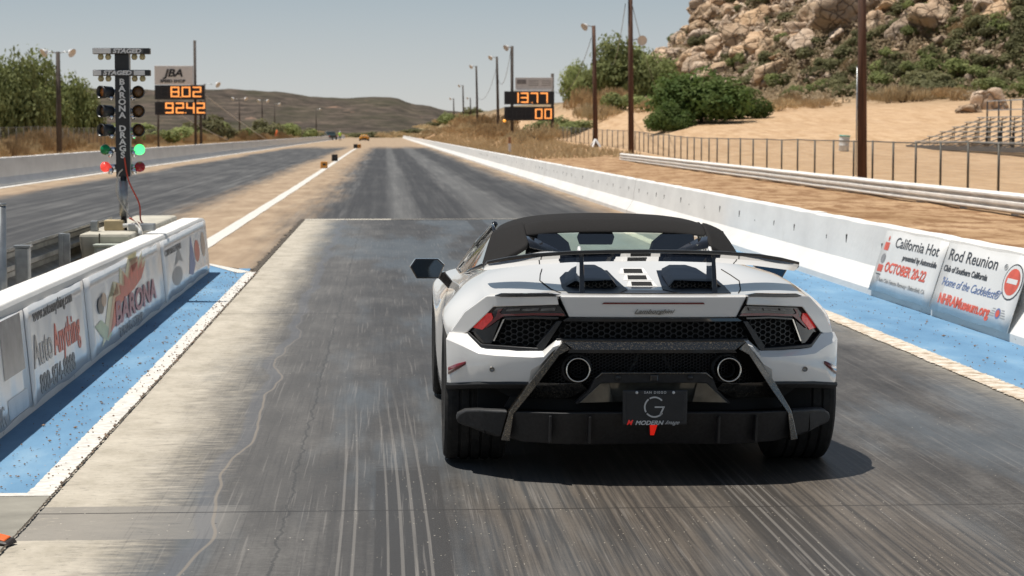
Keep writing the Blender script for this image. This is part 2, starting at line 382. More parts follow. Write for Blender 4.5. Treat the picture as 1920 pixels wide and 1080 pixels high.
sheet('cross_line', .1, 3.9, 39.85, 40.08, .008, simple('worn_line_paint', (.22, .20, .17), .9, scale=2, var=.5))
m = N('crumbled_edge', .95); P = m.pos()
g = m.ramp(m.noise(P, 9, 8, .7), [(.32, (.26, .18, .11)), (.46, (.50, .41, .31)), (.62, (.70, .65, .57))]); m.col(g); m.bump(m.noise(P, 30, 6), .9, .02)
sheet('edge_line', 3.84, 4.02, -20, 40, .012, m.m, .012, (.022, .022), 8)
crack = simple('crack_dirt', (.07, .055, .04), .95, scale=30, var=.5)
sheet('pavement_joint', -1.496, -1.486, 6, 25, .014, crack, .02, (.012, .005), 11)
sheet('pavement_joint', -1.57, -1.50, 25, 40, .012, crack, .05, (.07, .01), 12)
slab = simple('grey_slab', (.24, .225, .19), .9, scale=4, var=.2, bump=.3)
sheet('slab', -5, -1.50, -10, 9.55, .008, slab)

# loose pebbles on the blue strips and edge lines: nobody could count them
mb = MB(); rr = random.Random(5)
for i in range(1500):
    if i % 3: X = rr.gauss(-1.62, .16); Y = rr.uniform(9.7, 25)
    else: X = rr.uniform(4.0, 4.9); Y = rr.uniform(10, 30)
    if i % 9 == 1: X = rr.uniform(-2.0, -1.7)
    if X < -2.05 or -1.47 < X < 0: continue
    if i % 4 == 0 and X < 0: X = -1.495 + rr.gauss(0, .012)
    s = rr.uniform(.003, .008) * (1.6 if rr.random() < .08 else 1)
    M = Matrix.Translation((X, Y, .012 + s * .3)) @ rotz(rr.uniform(0, 6)) @ Matrix.Diagonal((s * rr.uniform(.8, 1.8), s, s * .6, 1))
    mb.add([M @ Vector(p) for p in [(1, 0, 0), (0, 1, 0), (-1, 0, 0), (0, -1, 0), (0, 0, 1), (0, 0, -1)]],
           [(0, 1, 4), (1, 2, 4), (2, 3, 4), (3, 0, 4), (1, 0, 5), (2, 1, 5), (3, 2, 5), (0, 3, 5)])
tag(mb.build('gravel', simple('pebble', (.20, .13, .085), .9, scale=3, var=.5)), 'loose pebbles and grit on the blue strips', 'gravel', kind='stuff')

# ------------------------------------------------------------------ far ridge
def build_ridge():
    prof = [(-900, 205), (-200, 175), (0, 165), (165, 166), (300, 170), (430, 169), (520, 173), (600, 183), (660, 185), (700, 182), (735, 183), (780, 196), (850, 209), (925, 215), (1050, 210), (1300, 170), (2200, 190)]
    def sk(u):
        for (a, b), (c, d) in zip(prof, prof[1:]):
            if u <= c: return b + (d - b) * smooth(0, 1, (u - a) / (c - a)) if u > a else b
        return prof[-1][1]
    xs = [-800 + 6 * i for i in range(270)]; ys = [1000 + 20 * j for j in range(52)]
    mb = MB(); n = len(xs)
    for Y in ys:
        for X in xs:
            hR = (248 - sk(722 + X / .4)) * .4 + 1.6
            t = smooth(1000, 1620, Y) ** 1.3 * (1 - .5 * smooth(1650, 2020, Y))
            nn = mnoise.fractal(Vector((X * .006, Y * .006, 4)), 1, 2, 6)
            mb.v.append((X, Y, -3 + (hR + 3) * t + 5 * nn * t * (1 - smooth(1450, 1600, Y) * .85) + 1.2 * t * mnoise.noise(Vector((X * .07, Y * .05, 0)))))
    for j in range(len(ys) - 1):
        for i in range(n - 1): mb.f.append((j * n + i, j * n + i + 1, (j + 1) * n + i + 1, (j + 1) * n + i))
    m = N('ridge_scrub', 1, spec=.05); P = m.pos()
    a = m.noise(P, .07, 9, .74); b = m.noise(m.mp(P, (1, .4, 1)), .02, 5, .6)
    g = m.ramp(a, [(.36, (.034, .029, .024)), (.5, (.070, .057, .047)), (.62, (.13, .10, .08))])
    g = m.mix(m.mr(m.noise(m.mp(P, (1, .35, 1.5)), .055, 6, .6), .62, .72, 0.0, .75), g, (.30, .19, .14))
    m.col(m.mix(m.ma('MULTIPLY', m.mr(b, .4, .7), .4), g, (.075, .075, .042)))
    tag(mb.build('hills', m.m, smooth=True), kind='structure')
build_ridge()

# ------------------------------------------------------------------ vegetation
def leaf_mat(name, lo, hi, rnd=.25):
    m = N(name, .75, spec=.2); P = m.pos()
    f = m.noise(P, .8, 6, .6); g = m.ramp(f, [(.33, lo), (.66, hi)])
    hs = m.nd('ShaderNodeHueSaturation'); m.put(hs.inputs['Color'], g); m.put(hs.inputs['Value'], m.mr(m.rnd(), 0.0, 1.0, 1 - rnd, 1 + rnd, False))
    m.col(hs.outputs[0])
    tr = m.nd('ShaderNodeBsdfTranslucent'); m.put(tr.inputs[0], hs.outputs[0])
    ms = m.nd('ShaderNodeMixShader'); ms.inputs[0].default_value = .4
    m.t.links.new(m.b.outputs[0], ms.inputs[1]); m.t.links.new(tr.outputs[0], ms.inputs[2]); m.t.links.new(ms.outputs[0], m.out.inputs[0])
    return m.m
L_green = leaf_mat('leaf_green', (.055, .095, .02), (.13, .175, .05))
L_olive = leaf_mat('leaf_olive', (.16, .19, .065), (.31, .335, .135))
L_dark = leaf_mat('leaf_dark', (.12, .12, .055), (.22, .21, .105))
L_dry = leaf_mat('leaf_dry', (.27, .18, .09), (.50, .36, .20))
L_grass = leaf_mat('leaf_drygrass', (.38, .28, .15), (.58, .45, .27))
bark = simple('bark', (.09, .065, .045), .9, scale=6, var=.3)

def crown_mesh(name, mat, seed, lobes, leaves, leaf, lobe_r=(.35, .6), flat=.8, base=.05, spiky=0):
    """unit crown: width about 2, height about 1; leaf-sized faces spread through overlapping lobes"""
    rr = random.Random(seed); L = []
    for i in range(lobes):
        a = rr.uniform(0, 2 * pi); d = sqrt(rr.random()) * .72
        hgt = base + (1 - d * .75) * rr.uniform(.25, .78)
        L.append((Vector((d * cos(a), d * sin(a), hgt)), rr.uniform(*lobe_r) * (1 - .35 * d)))
    mb = MB()
    for i in range(leaves):
        c, r = rr.choice(L)
        v = Vector((rr.gauss(0, 1), rr.gauss(0, 1), rr.gauss(0, 1))).normalized()
        p = c + Vector((v.x * r, v.y * r, v.z * r * flat)) * (rr.uniform(.75, 1.0) if rr.random() < .8 else rr.uniform(.2, 1.15))
        if p.z < 0: p.z = abs(p.z) * .3
        s = leaf * rr.uniform(.6, 1.5)
        q = (v + Vector((rr.uniform(-.9, .9), rr.uniform(-.9, .9), rr.uniform(-.3, 1.1)))).normalized()
        a = q.orthogonal().normalized(); a = (Matrix.Rotation(rr.uniform(0, 6.28), 3, q) @ a); b = q.cross(a)
        if spiky: a = Vector((rr.uniform(-.3, .3), rr.uniform(-.3, .3), 1)) * 1.8; b = b * .35
        k = len(mb.v); mb.v += [tuple(p - a * s), tuple(p + b * s * .6), tuple(p + a * s), tuple(p - b * s * .6)]; mb.f.append((k, k + 1, k + 2, k + 3))
    me = bpy.data.meshes.new(name); me.from_pydata(mb.v, [], mb.f); me.materials.append(mat); me.update(); return me

CR = {
 'olive': [crown_mesh('crown', L_olive, s, 22, 9000, .038) for s in (1, 2, 3)],
 'green': [crown_mesh('crown', L_green, s, 26, 9000, .036, (.3, .5)) for s in (4, 5)],
 'dark': [crown_mesh('foliage', L_dark, s, 9, 1300, .075, (.35, .6)) for s in (6, 7, 8)],
 'dry': [crown_mesh('foliage', L_dry, s, 12, 2600, .05, (.3, .5), spiky=1) for s in (9, 10)],
 'grass': [crown_mesh('foliage', L_grass, s, 12, 1500, .06, (.25, .45), .6, spiky=1) for s in (11, 12)],
 'sage': [crown_mesh('foliage', L_olive, s, 10, 1800, .06, (.3, .5)) for s in (13, 14)],
}
trunkm = MB().tube([(0, 0, -.2), (.03, .02, .3), (-.02, .03, .7)], [.045, .035, .02], 7)
for a in (0, 1.9, 3.6, 5.1): trunkm.tube([(.02, .02, .25), (.25 * cos(a), .25 * sin(a), .5), (.45 * cos(a), .45 * sin(a), .72)], [.025, .016, .007], 5)
TRUNK = trunkm.mesh('trunk', bark, True)
stemm = MB()
for a in range(7): stemm.tube([(0, 0, -.1), (.2 * cos(a), .2 * sin(a), .3), (.4 * cos(a * 1.3), .4 * sin(a * 1.3), .55)], [.02, .012, .005], 4)
STEM = stemm.mesh('stem', bark, True)
def plant(kind, X, Y, wd, ht, name, label, cat, group=None, z=None, i=None):
    t = empty(name, (X, Y, (hz(X, Y) if z is None else z) - .05), (0, 0, R.uniform(0, 6.28)), label=label, cat=cat, group=group)
    tree = kind in ('olive', 'green')
    ms = CR[kind]; c = link('crown' if tree else 'foliage', ms[R.randrange(len(ms))] if i is None else ms[i], t); c.scale = (wd / 2, wd / 2, ht)
    s = link('trunk' if tree else 'stem', TRUNK if tree else STEM, t); s.scale = (wd / 2, wd / 2, ht)
    return t
def UX(u, Y): return (u - 722) * Y / 4000
def UZ(v, Y): return 1.63 - (v - 248) * Y / 4000

g = 'trees behind the far left fence'
for j, (u, Y, wd, ht, lab) in enumerate([
    (-30, 205, 9, 10.4, 'tall olive green tree at the frame edge behind the fence'),
    (25, 185, 8, 8.6, 'rounded olive tree beside the tall edge tree'),
    (75, 200, 8, 8.6, 'olive tree just before the first left lamp pole'),
    (100, 215, 6.5, 7.8, 'darker olive tree rising behind the first lamp pole'),
    (142, 215, 6.5, 7.4, 'olive tree just past the first left lamp pole'),
    (-90, 240, 12, 10.0, 'big olive tree mostly outside the frame'),
    (55, 245, 9, 8.6, 'olive tree standing behind the rounded one')]):
    plant('olive', UX(u, Y), Y, wd, ht, 'olive_tree', lab, 'tree', g, i=j % 3)
for j, (u, Y, wd, ht) in enumerate([(185, 230, 7, 3.2), (225, 235, 7, 2.8), (290, 260, 8, 2.6), (400, 330, 10, 5.0), (432, 360, 9, 4.2), (345, 300, 9, 3.2), (505, 420, 9, 4.8), (530, 440, 9, 4.0), (560, 450, 9, 4.2), (578, 470, 8, 3.0), (478, 430, 8, 3.0), (250, 300, 10, 4)]):
    plant('sage' if j % 3 else 'dark', UX(u, Y), Y, wd, ht, 'green_shrub', 'dull green shrub growing along the left side of the strip', 'shrub', 'green shrubs along the left side')
for j in range(46):
    u = -20 + j * 13.5 + R.uniform(-6, 6); Y = 120 + max(0, j - 8) * 7 + R.uniform(0, 50)
    X = UX(u, Y)
    if X > -16.5: X = -16.5 - R.uniform(0, 4)
    s = R.uniform(2.2, 4.2); plant('dry' if j % 3 else 'grass', X, Y, s, s * R.uniform(.4, .62), 'dry_bush', 'dry straw coloured bush behind the left concrete barrier', 'bush', 'dry bushes behind the left barrier')
# right side trees and brush
plant('green', UX(1318, 172), 172, 10.5, 4.6, 'green_tree', 'big dense bright green tree at the edge of the sand lot', 'tree', i=0)
plant('green', UX(1255, 168), 168, 4.6, 2.5, 'green_bush', 'low green bush joined to the big green tree on its track side', 'bush', i=1)
plant('green', UX(1395, 176), 176, 5.2, 2.7, 'green_bush', 'low green bush joined to the big green tree on its hill side', 'bush', i=1)
for (u, Y, wd, ht, lab) in [(1155, 250, 10, 7.6, 'dark olive tree just before the tallest bare pole'), (1205, 255, 10, 7.0, 'dark olive tree between the tall pole and the boulder hill'),
    (1125, 280, 7, 5.2, 'small olive tree behind the brown lamp pole'), (1075, 290, 6, 6.0, 'slender olive tree between the score board and lamp pole'), (1232, 262, 7, 5.0, 'olive tree at the foot of the boulder hill')]:
    plant('olive', UX(u, Y), Y, wd, ht, 'olive_tree', lab, 'tree', 'trees before the boulder hill')
for j, (u, Y, wd, ht, k) in enumerate([(1000, 195, 6.0, 1.9, 'grass'), (1030, 200, 5, 2.0, 'grass'), (970, 190, 4, 1.5, 'grass'), (950, 230, 7, 2.0, 'dry'), (920, 260, 7, 2, 'dry'), (1060, 215, 6, 1.9, 'sage'), (1085, 212, 5, 1.7, 'sage'), (1040, 230, 7, 2.6, 'sage'),
    (1105, 225, 6, 2.4, 'grass'), (1130, 215, 5, 2.2, 'grass'), (1150, 235, 7, 2.6, 'dry'), (1100, 240, 7, 3, 'dry'), (1165, 220, 5, 2.4, 'sage'), (900, 300, 8, 2, 'grass'), (870, 330, 8, 2, 'dry'), (845, 380, 9, 2, 'grass'), (860, 420, 10, 3.4, 'sage'), (820, 420, 9, 1.8, 'grass'), (795, 470, 9, 1.8, 'grass'), (930, 300, 9, 3, 'dry'), (885, 350, 9, 3, 'dry'),
    (1465, 195, 5, 1.7, 'grass'), (1490, 200, 4, 1.5, 'dry'), (1545, 195, 4, 1.0, 'dry'), (1700, 205, 7, 2.3, 'grass'), (1730, 207, 7, 2.0, 'grass'), (1672, 205, 5, 2.0, 'grass'), (1800, 200, 6, 1.6, 'dry'), (1758, 215, 6, 2.9, 'dark'), (1735, 222, 7, 3.4, 'dark'), (1775, 212, 5, 2.2, 'dark'), (1850, 205, 7, 2.4, 'sage'), (1240, 205, 6, 1.6, 'dry'), (1215, 215, 6, 2, 'sage')]):
    plant(k, UX(u, Y), Y, wd, ht, 'scrub_bush', {'grass': 'pale straw coloured brush clump', 'dry': 'tan dried out bush', 'sage': 'grey green sage bush', 'dark': 'dark green hillside bush'}[k] + ' between the track and the boulder hill', 'bush', 'scrub between track and hill')
for j in range(26):
    u = 545 + j * 17 + R.uniform(-5, 5); Y = 640 + R.uniform(0, 160)
    plant('grass' if j % 2 else 'dark', UX(u, Y), Y, R.uniform(8, 14), R.uniform(1.2, 3), 'scrub_bush', 'low scrub clump beyond the far end of the strip', 'bush', 'scrub beyond the end of the strip')

# ------------------------------------------------------------------ boulder hill
m = N('granite', .9, spec=.2); P = m.pos(False)
PW = m.pos()
g = m.ramp(m.noise(P, 1.6, 8, .6), [(.3, (.36, .235, .145)), (.5, (.56, .40, .265)), (.7, (.66, .51, .37))])
g = m.mix(m.mr(m.noise(PW, .8, 6, .6), .56, .72, 0.0, .6), g, (.20, .14, .10))
wp = m.nd('ShaderNodeVectorMath', operation='ADD'); m.put(wp.inputs[0], PW); nz_ = m.nd('ShaderNodeTexNoise'); m.put(nz_.inputs['Vector'], PW); nz_.inputs['Scale'].default_value = .7; m.put(wp.inputs[1], nz_.outputs['Color'])
ck = m.vor(wp.outputs[0], .55, 'DISTANCE_TO_EDGE'); g = m.mix(m.mr(ck, .03, .006, 0.0, .55), g, (.10, .065, .045))
hs = m.nd('ShaderNodeHueSaturation'); m.put(hs.inputs['Color'], g); m.put(hs.inputs['Value'], m.mr(m.rnd(), 0.0, 1.0, .72, 1.18, False)); m.put(hs.inputs['Saturation'], m.mr(m.ma('FRACT', m.ma('MULTIPLY', m.rnd(), 7.3)), 0.0, 1.0, .75, 1.1, False))
m.col(hs.outputs[0]); m.bump(m.ma('ADD', m.noise(PW, 1.6, 8, .7), m.mr(ck, 0.0, .06)), .9, .35); granite = m.m
def boulder_mesh(seed, sub=4):
    bm = bmesh.new(); bmesh.ops.create_icosphere(bm, subdivisions=sub, radius=1)
    rr = random.Random(seed); pl = []
    for i in range(10):
        v = Vector((rr.gauss(0, 1), rr.gauss(0, 1), rr.gauss(0, .8))).normalized(); pl.append((v, rr.uniform(.5, .85)))
    off = Vector((seed * 3.1, 0, 0))
    for v in bm.verts:
        p = v.co.normalized(); r = 1.05
        for nrm, d in pl:
            k = p.dot(nrm)
            if k > .05: r = min(r, d / k)
        r *= 1 + .16 * mnoise.noise(p * 1.9 + off) - .10 * abs(mnoise.noise(p * 3.1 + off * 2)) + .05 * mnoise.noise(p * 7 + off)
        v.co = p * r
    me = bpy.data.meshes.new('boulder'); bm.to_mesh(me); bm.free(); me.materials.append(granite); me.shade_smooth(); return me
BM_ = [boulder_mesh(s) for s in range(8)]
def boulder(X, Y, s, label, group, seed=None, z=None, sz=None, lift=.25, name='boulder'):
    b = link(name, BM_[(seed if seed is not None else R.randrange(8)) % 8])
    sz = sz or (s * R.uniform(.7, 1.6), s * R.uniform(.8, 1.25), s * R.uniform(.5, .95))
    b.location = (X, Y, (hz(X, Y) if z is None else z) + sz[2] * lift); b.scale = sz
    b.rotation_euler = (R.uniform(-.35, .35), R.uniform(-.35, .35), R.uniform(0, 6.28)); tag(b, label, 'boulder', group); return b
def on_hill(u, v):                               # where a sight line meets the hillside
    Y = 150
    while Y < 420:
        X = UX(u, Y)
        if hz(X, Y) >= UZ(v, Y): return X, Y
        Y += 1.0
    return None
big = [(1758, 52, 3.6, 'large split tan boulder standing alone on the upper right slope'), (1695, 82, 2.4, 'long low pale boulder below the large split boulder'),
       (1648, 62, 2.3, 'grey rounded boulder beside the thick brown pole'), (1743, 105, 1.2, 'small round pale boulder in the dark scrub'),
       (1318, 85, 2.0, 'upright tan boulder near the left foot of the hill'), (1560, 25, 4.6, 'huge smooth pale slab high on the hill'), (1600, 40, 4.2, 'huge smooth slab next to the thick pole near the summit'),
       (1885, 40, 2.6, 'tilted pale boulder on the right ridge line'), (1240, 118, 1.7, 'pale boulder low on the left shoulder of the hill'), (1265, 112, 1.6, 'flat pale boulder on the left shoulder of the hill'),
       (1505, 68, 2.4, 'broad boulder in the middle of the slope'), (1510, 92, 2.6, 'pair end boulder under the broad middle one'), (1572, 76, 1.7, 'dark edged boulder left of the thick pole'), (1450, 100, 2.2, 'long sloping boulder above the big green tree')]
for i, (u, v, s, lab) in enumerate(big):
    h = on_hill(u, v)
    if h: boulder(h[0], h[1], s, lab, None, i)
boulder(UX(1872, 172), 172, 3, 'large pale rock mound rising behind the bleachers', None, 3, sz=(1.9, 1.7, 1.7), lift=.1)
boulder(UX(1830, 168), 168, 2, 'lower pale rock just left of the rock mound', None, 5, sz=(1.5, 1.2, .8), lift=.1)
cnt = 0; tries = 0
while cnt < 285 and tries < 9000:
    tries += 1
    u = R.uniform(1205, 1940); v = R.uniform(-30, 155)
    # boulders crowd the left and top of the hill and thin out to the lower right
    left = 1 - smooth(1290, 1620, u); top = 1 - smooth(0, 75, v)
    pr = max(left * (1 - smooth(110, 160, v) * .6), top * .75, .07)
    clump = mnoise.noise(Vector((u * .02, v * .05, 0))) * 1.5 + .5
    if R.random() > pr * clump: continue
    h = on_hill(u, v)
    if not h: continue
    s = R.choice((.7, .85, 1.0, 1.2, 1.4, 1.7, 2.4)) * (1.0 if left > .4 or top > .6 else .6)
    boulder(h[0], h[1], s, 'weathered tan boulder among many on the hillside', 'boulders strewn over the hillside'); cnt += 1
mb = MB(); k = 0                                # the countless smaller rocks between them
ico = bmesh.new(); bmesh.ops.create_icosphere(ico, subdivisions=1, radius=1); iv = [v.co.copy() for v in ico.verts]; ifc = [tuple(v.index for v in f.verts) for f in ico.faces]; ico.free()
while k < 2400:
    u = R.uniform(1200, 1960); v = R.uniform(-40, 165); left = 1 - smooth(1290, 1650, u); top = 1 - smooth(0, 80, v)
    if R.random() > max(left, top * .8, .08) * (mnoise.noise(Vector((u * .02, v * .05, 0))) * 1.3 + .6): k += .2; continue
    h = on_hill(u, v); k += 1
    if not h: continue
    s = R.uniform(.3, .95); Mx = Matrix.Translation((h[0] + R.uniform(-1, 1), h[1] + R.uniform(-1, 1), hz(*h) + s * .2)) @ Matrix.Rotation(R.uniform(0, 6), 4, Vector((R.random(), R.random(), 1))) @ Matrix.Diagonal((s * R.uniform(.8, 1.4), s, s * R.uniform(.6, .9), 1))
    mb.add([Mx @ (q * R.uniform(.85, 1.12)) for q in iv], ifc)
tag(mb.build('rubble', granite), 'small loose rocks between the boulders of the hill', 'rubble', kind='stuff')
mb = MB(); cnt = 0                              # hillside bushes: the largest as things, the rest as one ground cover
while cnt < 250:
    u = R.uniform(1210, 1950); v = R.uniform(-30, 185)
    if R.random() < .35 * (1 - smooth(1300, 1500, u)): continue
    h = on_hill(u, v)
    if not h: cnt += .1; continue
    s = R.uniform(1.8, 4.2); cnt += 1
    k = 'dark' if R.random() < .72 else ('sage' if R.random() < .7 else 'dry')
    t = link('hill_bush', CR[k][R.randrange(2)]); t.location = (h[0], h[1], hz(*h) - .1); t.rotation_euler = (0, 0, R.uniform(0, 6.3)); t.scale = (s / 2 * 1.2, s / 2 * 1.2, s * .55)
    tag(t, {'dark': 'dark green bush on the boulder hillside', 'sage': 'grey green sage bush on the boulder hillside', 'dry': 'dried tan bush on the boulder hillside'}[k], 'bush', 'bushes on the boulder hillside')
for i in range(2600):
    u = R.uniform(1195, 1960); v = R.uniform(-40, 205); h = on_hill(u, v)
    if not h: continue
    X, Y = h[0] + R.uniform(-2, 2), h[1] + R.uniform(-2, 2)
    if hz(X, Y) < 4.6: continue
    for q in range(16):
        p = Vector((X + R.gauss(0, .6), Y + R.gauss(0, .6), hz(X, Y) + R.uniform(0, .9))); a = Vector((R.uniform(-1, 1), R.uniform(-1, 1), R.uniform(-.4, 1))).normalized() * R.uniform(.12, .3); b = a.orthogonal().normalized() * R.uniform(.1, .2)
        j = len(mb.v); mb.v += [tuple(p - a), tuple(p + b), tuple(p + a), tuple(p - b)]; mb.f.append((j, j + 1, j + 2, j + 3))
tag(mb.build('undergrowth', leaf_mat('leaf_brush', (.20, .155, .09), (.34, .26, .17))), 'low brown and green brush covering the hillside', 'undergrowth', kind='stuff')
# dry grass tufts on verges
mb = MB()
for i in range(9000):
    if i % 2: X = -R.uniform(12.8, 34); Y = R.uniform(60, 420)
    else:
        Y = R.uniform(30, 420); X = R.uniform(6.0, 15.5)
        if Y < 130: continue
    z = hz(X, Y) - .03; hh = R.uniform(.12, .5)
    for q in range(4):
        a = R.uniform(0, 6.28); x2 = X + cos(a) * .2; y2 = Y + sin(a) * .2; j = len(mb.v)
        mb.v += [(x2 - .05, y2, z), (x2 + .05, y2, z), (x2 + cos(a) * .15, y2 + sin(a) * .15, z + hh)]; mb.f.append((j, j + 1, j + 2))
tag(mb.build('grass', L_grass), 'dry straw grass tufts on the verges', 'grass', kind='stuff')

# ------------------------------------------------------------------ concrete barriers
m = N('barrier_white', .75, spec=.3); P = m.pos(); x, y, z = m.sep(P)
g = m.ramp(m.noise(m.mp(P, (1, .35, 1)), 2.2, 8, .6), [(.3, (.64, .625, .60)), (.6, (.735, .72, .69))])
g = m.mix(m.ma('MULTIPLY', m.mr(m.noise(m.mp(P, (3, 1.2, .6)), 2.6, 7, .7), .60, .76), .3), g, (.38, .34, .29))
g = m.mix(m.ma('MULTIPLY', m.mr(m.noise(m.mp(P, (1, 1, 3)), 5, 8, .75), .62, .7), m.mr(z, .2, .0)), g, (.20, .15, .11))
m.col(g); m.bump(m.noise(P, 14, 6), .3, .01); bw = m.m
def barrier_mesh(L, h, side, seed):              # cross profile; side +1: flared face towards -X
    prof = [(-.26, 0), (-.26, .07), (-.13, .27), (-.075, h - .015), (-.06, h), (.06, h), (.075, h - .015), (.13, .27), (.26, .07), (.26, 0)]
    n = 14; mb = MB(); rr = random.Random(seed); ax = []
    for i in range(n + 1):
        y = .003 + (L - .006) * i / n; e = .012 if i in (0, n) else 0
        j = rr.uniform(-.006, .006)
        ax.append(lambda a, b, y=y, e=e, j=j: (a * (1 - e), y, b * (1 - e * .3) + (j if b > .3 else 0)))
    mb.extr(prof, ax); return mb.mesh('concrete_barrier', bw)
hole = simple('lifting_slot', (.04, .035, .03), .9)
seg = [barrier_mesh(6.0, .69, 1, s) for s in range(3)]
slotm = MB().box(-.108, -.094, 0, .03, .40, .49).mesh('lifting_slot', hole)
Y = -5.3; i = 0
while Y < 590:
    t = link('concrete_barrier', seg[i % 3], None, (5.1, Y, 0)); t.rotation_euler = (0, 0, R.uniform(-.0008, .0008))
    tag(t, 'white concrete barrier in the wall along the right edge of the strip', 'barrier', 'white barriers along the right edge')
    if Y < 110:
        for yy in (1.2 + R.uniform(-.3, .3), 2.5, 4.1 + R.uniform(-.3, .3), 5.2): link('lifting_slot', slotm, t, (0, yy, R.uniform(-.05, .05)))
    Y += 6.0; i += 1
segl = [barrier_mesh(6.0, .86, 1, s + 5) for s in range(3)]
Y = 20.0; i = 0
while Y < 620:
    t = link('concrete_barrier', segl[i % 3], None, (-11.75, Y, 0)); t.scale = (1.15, 1, 1); t.rotation_euler = (0, 0, pi if False else R.uniform(-.003, .003))
    tag(t, 'white concrete barrier in the long wall beyond the other lane', 'barrier', 'white barriers beyond the other lane')
    Y += 6.0; i += 1
# white foot line along far left wall
sheet('edge_line', -11.45, -11.12, 20, 600, .008, white_paint, .3, (.0, .06), 21)

# near left barrier carrying the banners
prof = [(-.30, 0), (-.30, .06), (-.20, .25), (-.16, .63), (-.145, .655), (.055, .655), (.07, .63), (.085, .25), (.12, .06), (.12, 0)]
mb = MB(); ax = []
for i in range(60):
    y = -2 + 26.95 * i / 59; j = .008 * mnoise.noise(Vector((y, 0, 0))); s = 1 - .03 * smooth(24.6, 24.95, y) + .05 * (1 - smooth(8, 24, y))
    ax.append(lambda a, b, y=y, j=j, s=s: (-2.17 + a + j, y, b * s))
mb.extr(prof, ax)
tag(mb.build('concrete_barrier', bw, bevel=.008), 'near white concrete barrier with banners, beside the start lights', 'barrier')

def banner_mat(name, base, wavy=1.0):
    m = N(name, .2, spec=.42); P = m.pos()
    g = m.ramp(m.noise(P, 3, 6), [(.3, tuple(c * .93 for c in base)), (.7, base)]); m.col(g)
    n = m.nd('ShaderNodeTexNoise'); m.put(n.inputs['Vector'], m.mp(P, (1, 1.4, .5))); n.inputs['Scale'].default_value = 1.6; n.inputs['Detail'].default_value = 1.5
    m.bump(n.outputs[0], .17 * wavy, .12); return m.m
vinyl = banner_mat('banner_vinyl', (.80, .79, .78))
vinyl_dull = banner_mat('banner_vinyl_dull', (.72, .71, .69), .3)
ink = simple('ink_black', (.05, .05, .055), .35, var=.3); ink_red = simple('ink_red', (.62, .09, .05), .35, var=.25); ink_grey = simple('ink_grey', (.22, .21, .21), .25, var=.3)
ink_faint = simple('ink_faint', (.30, .30, .30), .4); ink_orange = simple('ink_orange', (.70, .42, .24), .35); ink_yellow = simple('ink_yellow', (.72, .66, .42), .35)
ink_purple = simple('ink_maroon', (.32, .07, .12), .35); ink_blue = simple('ink_blue', (.12, .18, .36), .4); ink_skin = simple('ink_tan', (.55, .38, .27), .4)
ink_pale = simple('ink_pale_green', (.50, .58, .38), .4); ink_greyblue = simple('ink_greyblue', (.36, .37, .40), .25)
LB_top, LB_bot = -2.085, -2.035                 # banner hangs very nearly upright on the near face
def lbp(y, z, d=0):                             # point on left banner plane
    t = (z - .05) / .55; return Vector((LB_bot + (LB_top - LB_bot) * t + d, y, z))
def lb_banner(y0, y1, label, z0=.045, z1=.615, seed=0):
    mb = MB(); n = 16; k = 6
    for i in range(n + 1):
        y = y0 + (y1 - y0) * i / n
        for j in range(k + 1):
            z = z0 + (z1 - z0) * j / k + (.012 * mnoise.noise(Vector((y * 2, seed, 0))) if j in (0, k) else 0)
            if j == 0: z += .02 * abs(sin((y - y0) * 2.2))
            mb.v.append(tuple(lbp(y, z)))
    for i in range(n):
        for j in range(k): a = i * (k + 1) + j; mb.f.append((a, a + k + 1, a + k + 2, a + 1))
    o = mb.build('banner', vinyl, smooth=True); s = o.modifiers.new('s', 'SOLIDIFY'); s.thickness = .004; s.offset = 0
    tag(o, label, 'banner'); return o
def LM(y, z): return frameM(lbp(y, z, .0045), (0, 1, 0), (LB_top - LB_bot, 0, .55))
def flat(pts, mat, parent, M, name='emblem'):
    bm = bmesh.new(); vs = [bm.verts.new((p[0], p[1], 0)) for p in pts]; f = bm.faces.new(vs)
    bmesh.ops.triangulate(bm, faces=[f]); me = bpy.data.meshes.new(name); bm.to_mesh(me); bm.free(); me.transform(M)
    me.materials.append(mat); return link(name, me, parent)
def rect(x0, x1, z0, z1): return [(x0, z0), (x1, z0), (x1, z1), (x0, z1)]
def ellip(cx, cz, a, b, n=20): return [(cx + a * cos(2 * pi * i / n), cz + b * sin(2 * pi * i / n)) for i in range(n)]
B1 = lb_banner(8.6, 12.36, 'banner with red letters and a grey square nearest the camera', seed=1)
M = LM(12.3, 0.05)
flat(rect(-.72, -.06, .14 + .10, .56), ink_grey, B1, M, 'grey_square'); flat(rect(-.70, -.06, .02, .13), ink_greyblue, B1, M, 'grey_square')
text('D', .36, ink_red, B1, LM(11.27, .32), bold=.012, sx=.7); text('OUND', .36, ink_red, B1, LM(10.2, .32), bold=.012, sx=.7) if False else None
text('RACING.', .16, ink_faint, B1, LM(10.95, .06), sx=.9)
B2 = lb_banner(12.40, 14.80, 'white banner reading an auto parts web address and phone number', seed=2)
text('www.autoanything.com', .105, ink, B2, LM(12.66, .515), sx=1.58, bold=.001)
text('Auto', .26, ink_grey, B2, LM(12.55, .255), sx=1.32, bold=.006); text('Anything', .26, ink_red, B2, LM(13.32, .255), sx=1.20, bold=.006)
text('800-874-8888', .155, ink, B2, LM(12.68, .085), sx=1.62, bold=.004)
B3 = lb_banner(14.84, 19.85, 'white banner with a flame emblem and maroon lettering', seed=3)
M = LM(14.9, .04)
fl = [(.5, .05), (.9, .10), (1.3, .26), (1.9, .30), (2.6, .33), (3.3, .40), (3.7, .52), (3.35, .50), (3.5, .58), (3.0, .50), (3.1, .60), (2.6, .50), (2.5, .59), (2.2, .46), (1.9, .54), (1.8, .42), (1.45, .46), (1.5, .36), (1.1, .36), (.8, .20)]
